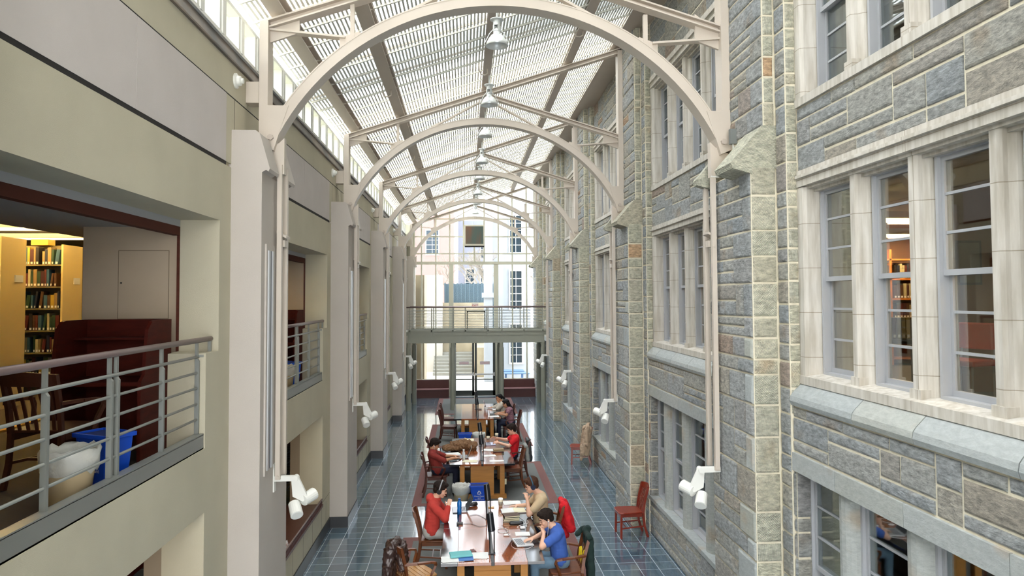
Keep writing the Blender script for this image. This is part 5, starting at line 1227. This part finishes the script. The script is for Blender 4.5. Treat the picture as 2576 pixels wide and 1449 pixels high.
bottle('tall translucent blue water bottle on the nearest table', -.095, 11.93, [(0, 0), (.036, 0), (.037, .06), (.033, .10), (.037, .14), (.037, .19), (.018, .225)], mat('blue_plastic_bottle', (20, 110, 190), .15), mat('blue_cap', (20, 90, 170), .4))
bottle('clear bottle with violet label beside the maroon-shirted person\'s laptop', -.03, 15.88, [(0, 0), (.032, 0), (.032, .16), (.012, .2)], mat('clear_white_plastic', (214, 220, 226), .15), white_t)
bottle('clear water bottle near the laptop on the farthest table', .66, 21.86, [(0, 0), (.033, 0), (.033, .15), (.014, .19)], MATS['clear_white_plastic'], white_t)
bottle('second clear bottle behind it on the farthest table', .62, 22.25, [(0, 0), (.033, 0), (.033, .17), (.014, .2)], MATS['clear_white_plastic'], black_p)
def cup(lab, x, y, lid=True, mm=None):
    t = thing('paper_cup', lab, 'cup', (x, y, TZ)); q = MB(); q.lathe([(0, 0), (.030, 0), (.042, .13), (.038, .13), (.03, .02)], n=18); q.build('cup', mm or mat('cream_cup', (232, 222, 196), .6), t, smooth=True)
    q = MB(); q.lathe([(.031, .035), (.0345, .035), (.0405, .095), (.037, .095)], n=18); q.build('sleeve', mat('grey_cup_sleeve', (160, 154, 140), .8), t, smooth=True)
    if lid: q = MB(); q.lathe([(.044, .128), (.044, .14), (.036, .152), (0, .152)], n=18); q.build('lid', white_t, t)
cup('lidded coffee cup on the nearest table beside the reading person', .60, 12.27)
cup('cream paper cup in front of the red T-shirted person', .57, 17.85, False); cup('second pale cup at the far edge of the middle table', .80, 18.22, False)
sheet('loose white papers at the far right corner of the nearest table', .80, 12.50, .28, .2, 8, n=3)
ob = thing('open_book', 'open cream book under the elbow of the person in the tan T-shirt', 'book', (.80, 12.02, TZ), R(4))
for s_ in (-1, 1): m = MB(); m.cbox((s_ * .10, 0, .012), (.2, .24, .016), Euler((0, s_ * .06, 0))); m.build('page_block', cream_p if s_ > 0 else paper_m, ob)
m = MB(); m.box(-.205, .205, -.125, .125, 0, .004); m.build('cover', mat('purple_cover', (96, 54, 120), .5), ob)
for i, (nm, w_, d_) in enumerate((('black', .26, .19), ('cream', .25, .18), ('green', .24, .18), ('brown', .25, .17))):
    t = thing('book', '%s book, %s from the bottom of the stack ringed by white cable' % (nm, ORD[i]), 'book', (.73, 11.5, TZ + i * .026), R(-4 + 5 * i), 'stacked books on the nearest table'); m = MB(); m.box(-w_ / 2, w_ / 2, -d_ / 2, d_ / 2, .0015, .004); m.box(-w_ / 2, w_ / 2, -d_ / 2, d_ / 2, .022, .0255); m.box(-w_ / 2, -w_ / 2 + .004, -d_ / 2, d_ / 2, .002, .025); m.build('cover', bm_[nm], t); m = MB(); m.box(-w_ / 2 + .004, w_ / 2 - .006, -d_ / 2 + .005, d_ / 2 - .005, .004, .022); m.build('page_block', cream_p, t)
t = thing('pencil_case', 'black zipped case beside the stacked books', 'case', (.80, 11.28, TZ)); fuse('pouch', [cap((-.09, 0, .03), (.08, .01, .03), .03)], .008, black_p, t, 2)
def loop(lab, pts, r, m_, name='cable', cat='cable'):
    o = Vector(pts[0]); q = MB(); P = [Vector(p) - o for p in pts]
    S_ = []
    for i in range(len(P) - 1):
        p0, p1, p2, p3 = P[max(0, i - 1)], P[i], P[i + 1], P[min(len(P) - 1, i + 2)]
        for k in range(6):
            t_ = k / 6; S_.append(.5 * ((2 * p1) + (p2 - p0) * t_ + (2 * p0 - 5 * p1 + 4 * p2 - p3) * t_ ** 2 + (3 * p1 - p0 - 3 * p2 + p3) * t_ ** 3))
    S_.append(P[-1]); q.tube(S_, r, 6); ob_ = q.build(name, m_, None, smooth=True); ob_.location = o; tag(ob_, lab, cat); return ob_
c_ = TZ + .004
loop('long white charger cable looping round the stacked books on the nearest table', [(.55, 11.75, c_), (.62, 11.95, c_), (.80, 11.85, c_), (.93, 11.5, c_), (.95, 11.2, c_), (.88, 11.12, c_), (.80, 11.16, c_), (.86, 11.26, c_), (.98, 11.35, c_), (.99, 11.5, c_)], .0035, white_t)
loop('white cable coil by the silver laptop', [(.50, 11.1, c_), (.58, 11.15, c_), (.65, 11.05, c_), (.6, 10.92, c_), (.51, 10.95, c_), (.50, 11.08, c_ + .005), (.58, 11.12, c_ + .005), (.66, 11.0, c_ + .005), (.6, 10.9, c_)], .0035, white_t)
loop('white power cord running from the silver laptop along the table', [(.72, 10.62, c_), (.66, 10.4, c_), (.70, 10.24, c_), (.85, 10.2, c_), (.96, 10.3, c_)], .003, white_t)
loop('thin black cord from the centre channel to the red-hoodied person\'s adapter', [(.34, 11.3, c_), (.22, 11.25, c_), (.1, 11.38, c_), (-.03, 11.40, c_)], .003, black_p)
loop('thin black cord from the lamp pole to the black laptop', [(.34, 11.6, c_), (.2, 11.85, c_), (.08, 11.82, c_)], .003, black_p)
t = thing('power_adapter', 'small white square power adapter amid the white cables', 'adapter', (.88, 11.12, TZ)); MB().box(-.035, .035, -.035, .035, 0, .025).build('body', white_t, t, bevel=.004)
t = thing('power_adapter', 'black brick power adapter in front of the red-hoodied person', 'adapter', (-.085, 11.4, TZ)); MB().box(-.05, .05, -.03, .03, 0, .03).build('body', black_p, t, bevel=.004)
t = thing('computer_mouse', 'white mouse beside the silver laptop', 'mouse', (.62, 10.80, TZ)); fuse('shell', [ell((0, 0, .01), (.055, .03, .018))], .006, white_t, t, 1)
t = thing('pencil_case', 'small dark case behind the blue bottle on the nearest table', 'case', (.12, 12.35, TZ)); fuse('pouch', [cap((-.08, 0, .03), (.06, .03, .035), .035)], .008, black_p, t, 2, disp=.02)
t = thing('highlighter', 'yellow-orange highlighter lying by the centre channel', 'pen', (.44, 12.25, TZ)); MB().tube([(-.05, 0, .008), (.05, 0, .008)], .008, 8).build('barrel', mat('orange_yellow_plastic', (238, 180, 20), .4), t)
t = thing('laptop_sleeve', 'turquoise padded laptop sleeve near the left end of the nearest table', 'sleeve', (-.06, 10.0, TZ + .012), R(8)); MB().box(-.155, .155, -.10, .10, 0, .028).build('pad', mat('turquoise_neoprene', (112, 184, 186), .8), t, bevel=.014)
sheet('white papers under the turquoise sleeve overhanging the table end', -.17, 9.88, .30, .20, 6, n=3); sheet('printed sheets beside the turquoise sleeve', .20, 10.0, .22, .24, -6, n=2)
sheet('blue folder under the turquoise sleeve', .01, 9.87, .2, .14, 4, mat('blue_folder', (60, 110, 180), .5), 1, .006, 'folder', 'folder', TZ + .006)
sheet('white sheet behind the silver laptop', .86, 10.86, .22, .18, 0, n=1)
sheet('brown wallet beside the turquoise sleeve', .11, 10.18, .06, .10, 20, mat('brown_wallet', (110, 70, 66), .6), 1, .012, 'wallet', 'wallet')
sheet('dark slate-coloured folder near the elbow of the maroon-shirted person', -.27, 15.8, .15, .12, 30, mat('slate_folder', (66, 82, 90), .5), 1, .008, 'folder', 'folder')
sheet('scattered white papers behind the maroon-shirted person\'s arms', -.28, 16.5, .3, .25, 10, n=3); sheet('open notebook pages beside the middle table\'s centre channel', .10, 15.75, .3, .22, -10, cream_p, 2)
sheet('cream board standing flat at the far end of the middle table', .10, 18.12, .24, .26, 0, cream_p, 1, .004, 'board', 'board')
sheet('yellow sticky pad on the cream board', .03, 18.2, .06, .07, 0, mat('yellow_note', (230, 190, 70), .6), 1, .005, 'note_pad', 'note', TZ + .006)
sheet('white papers by the centre channel right of the coat', .55, 16.85, .3, .22, -14, n=3); sheet('white sheets at the near right of the middle table', .68, 15.72, .3, .14, 2, n=2); sheet('stray papers in the middle of the right half of the middle table', .55, 16.25, .28, .18, 10, n=2)
for i, nm in enumerate(('maroon', 'cream', 'tan')):
    t = thing('book', '%s book, %s from the bottom of the stack on the middle table' % (nm, ORD[i]), 'book', (.77, 16.66, TZ + i * .022), R(3 * i), 'stacked books on the middle table'); MB().box(-.12, .12, -.085, .085, 0, .021).build('body', bm_[nm], t)
sheet('loose papers by the floral-topped person\'s laptop', .86, 21.62, .32, .2, 5, n=3); sheet('papers at the far right of the farthest table', .98, 23.0, .2, .26, 0, n=2)
t = thing('power_strip', 'black power strip at the centre of the farthest table', 'power strip', (.42, 22.98, TZ)); MB().box(-.11, .11, -.03, .03, 0, .03).build('body', black_p, t)
# ================================================================== RENDER LOOK
S.view_settings.view_transform = 'Standard'; S.view_settings.look = 'None'; S.view_settings.gamma = 1; S.view_settings.use_curve_mapping = False
S.view_settings.exposure = 2.1
cy = S.cycles
cy.max_bounces = 8; cy.diffuse_bounces = 5; cy.glossy_bounces = 4; cy.transparent_max_bounces = 16; cy.transmission_bounces = 4
cy.caustics_reflective = False; cy.caustics_refractive = False; cy.sample_clamp_indirect = 6
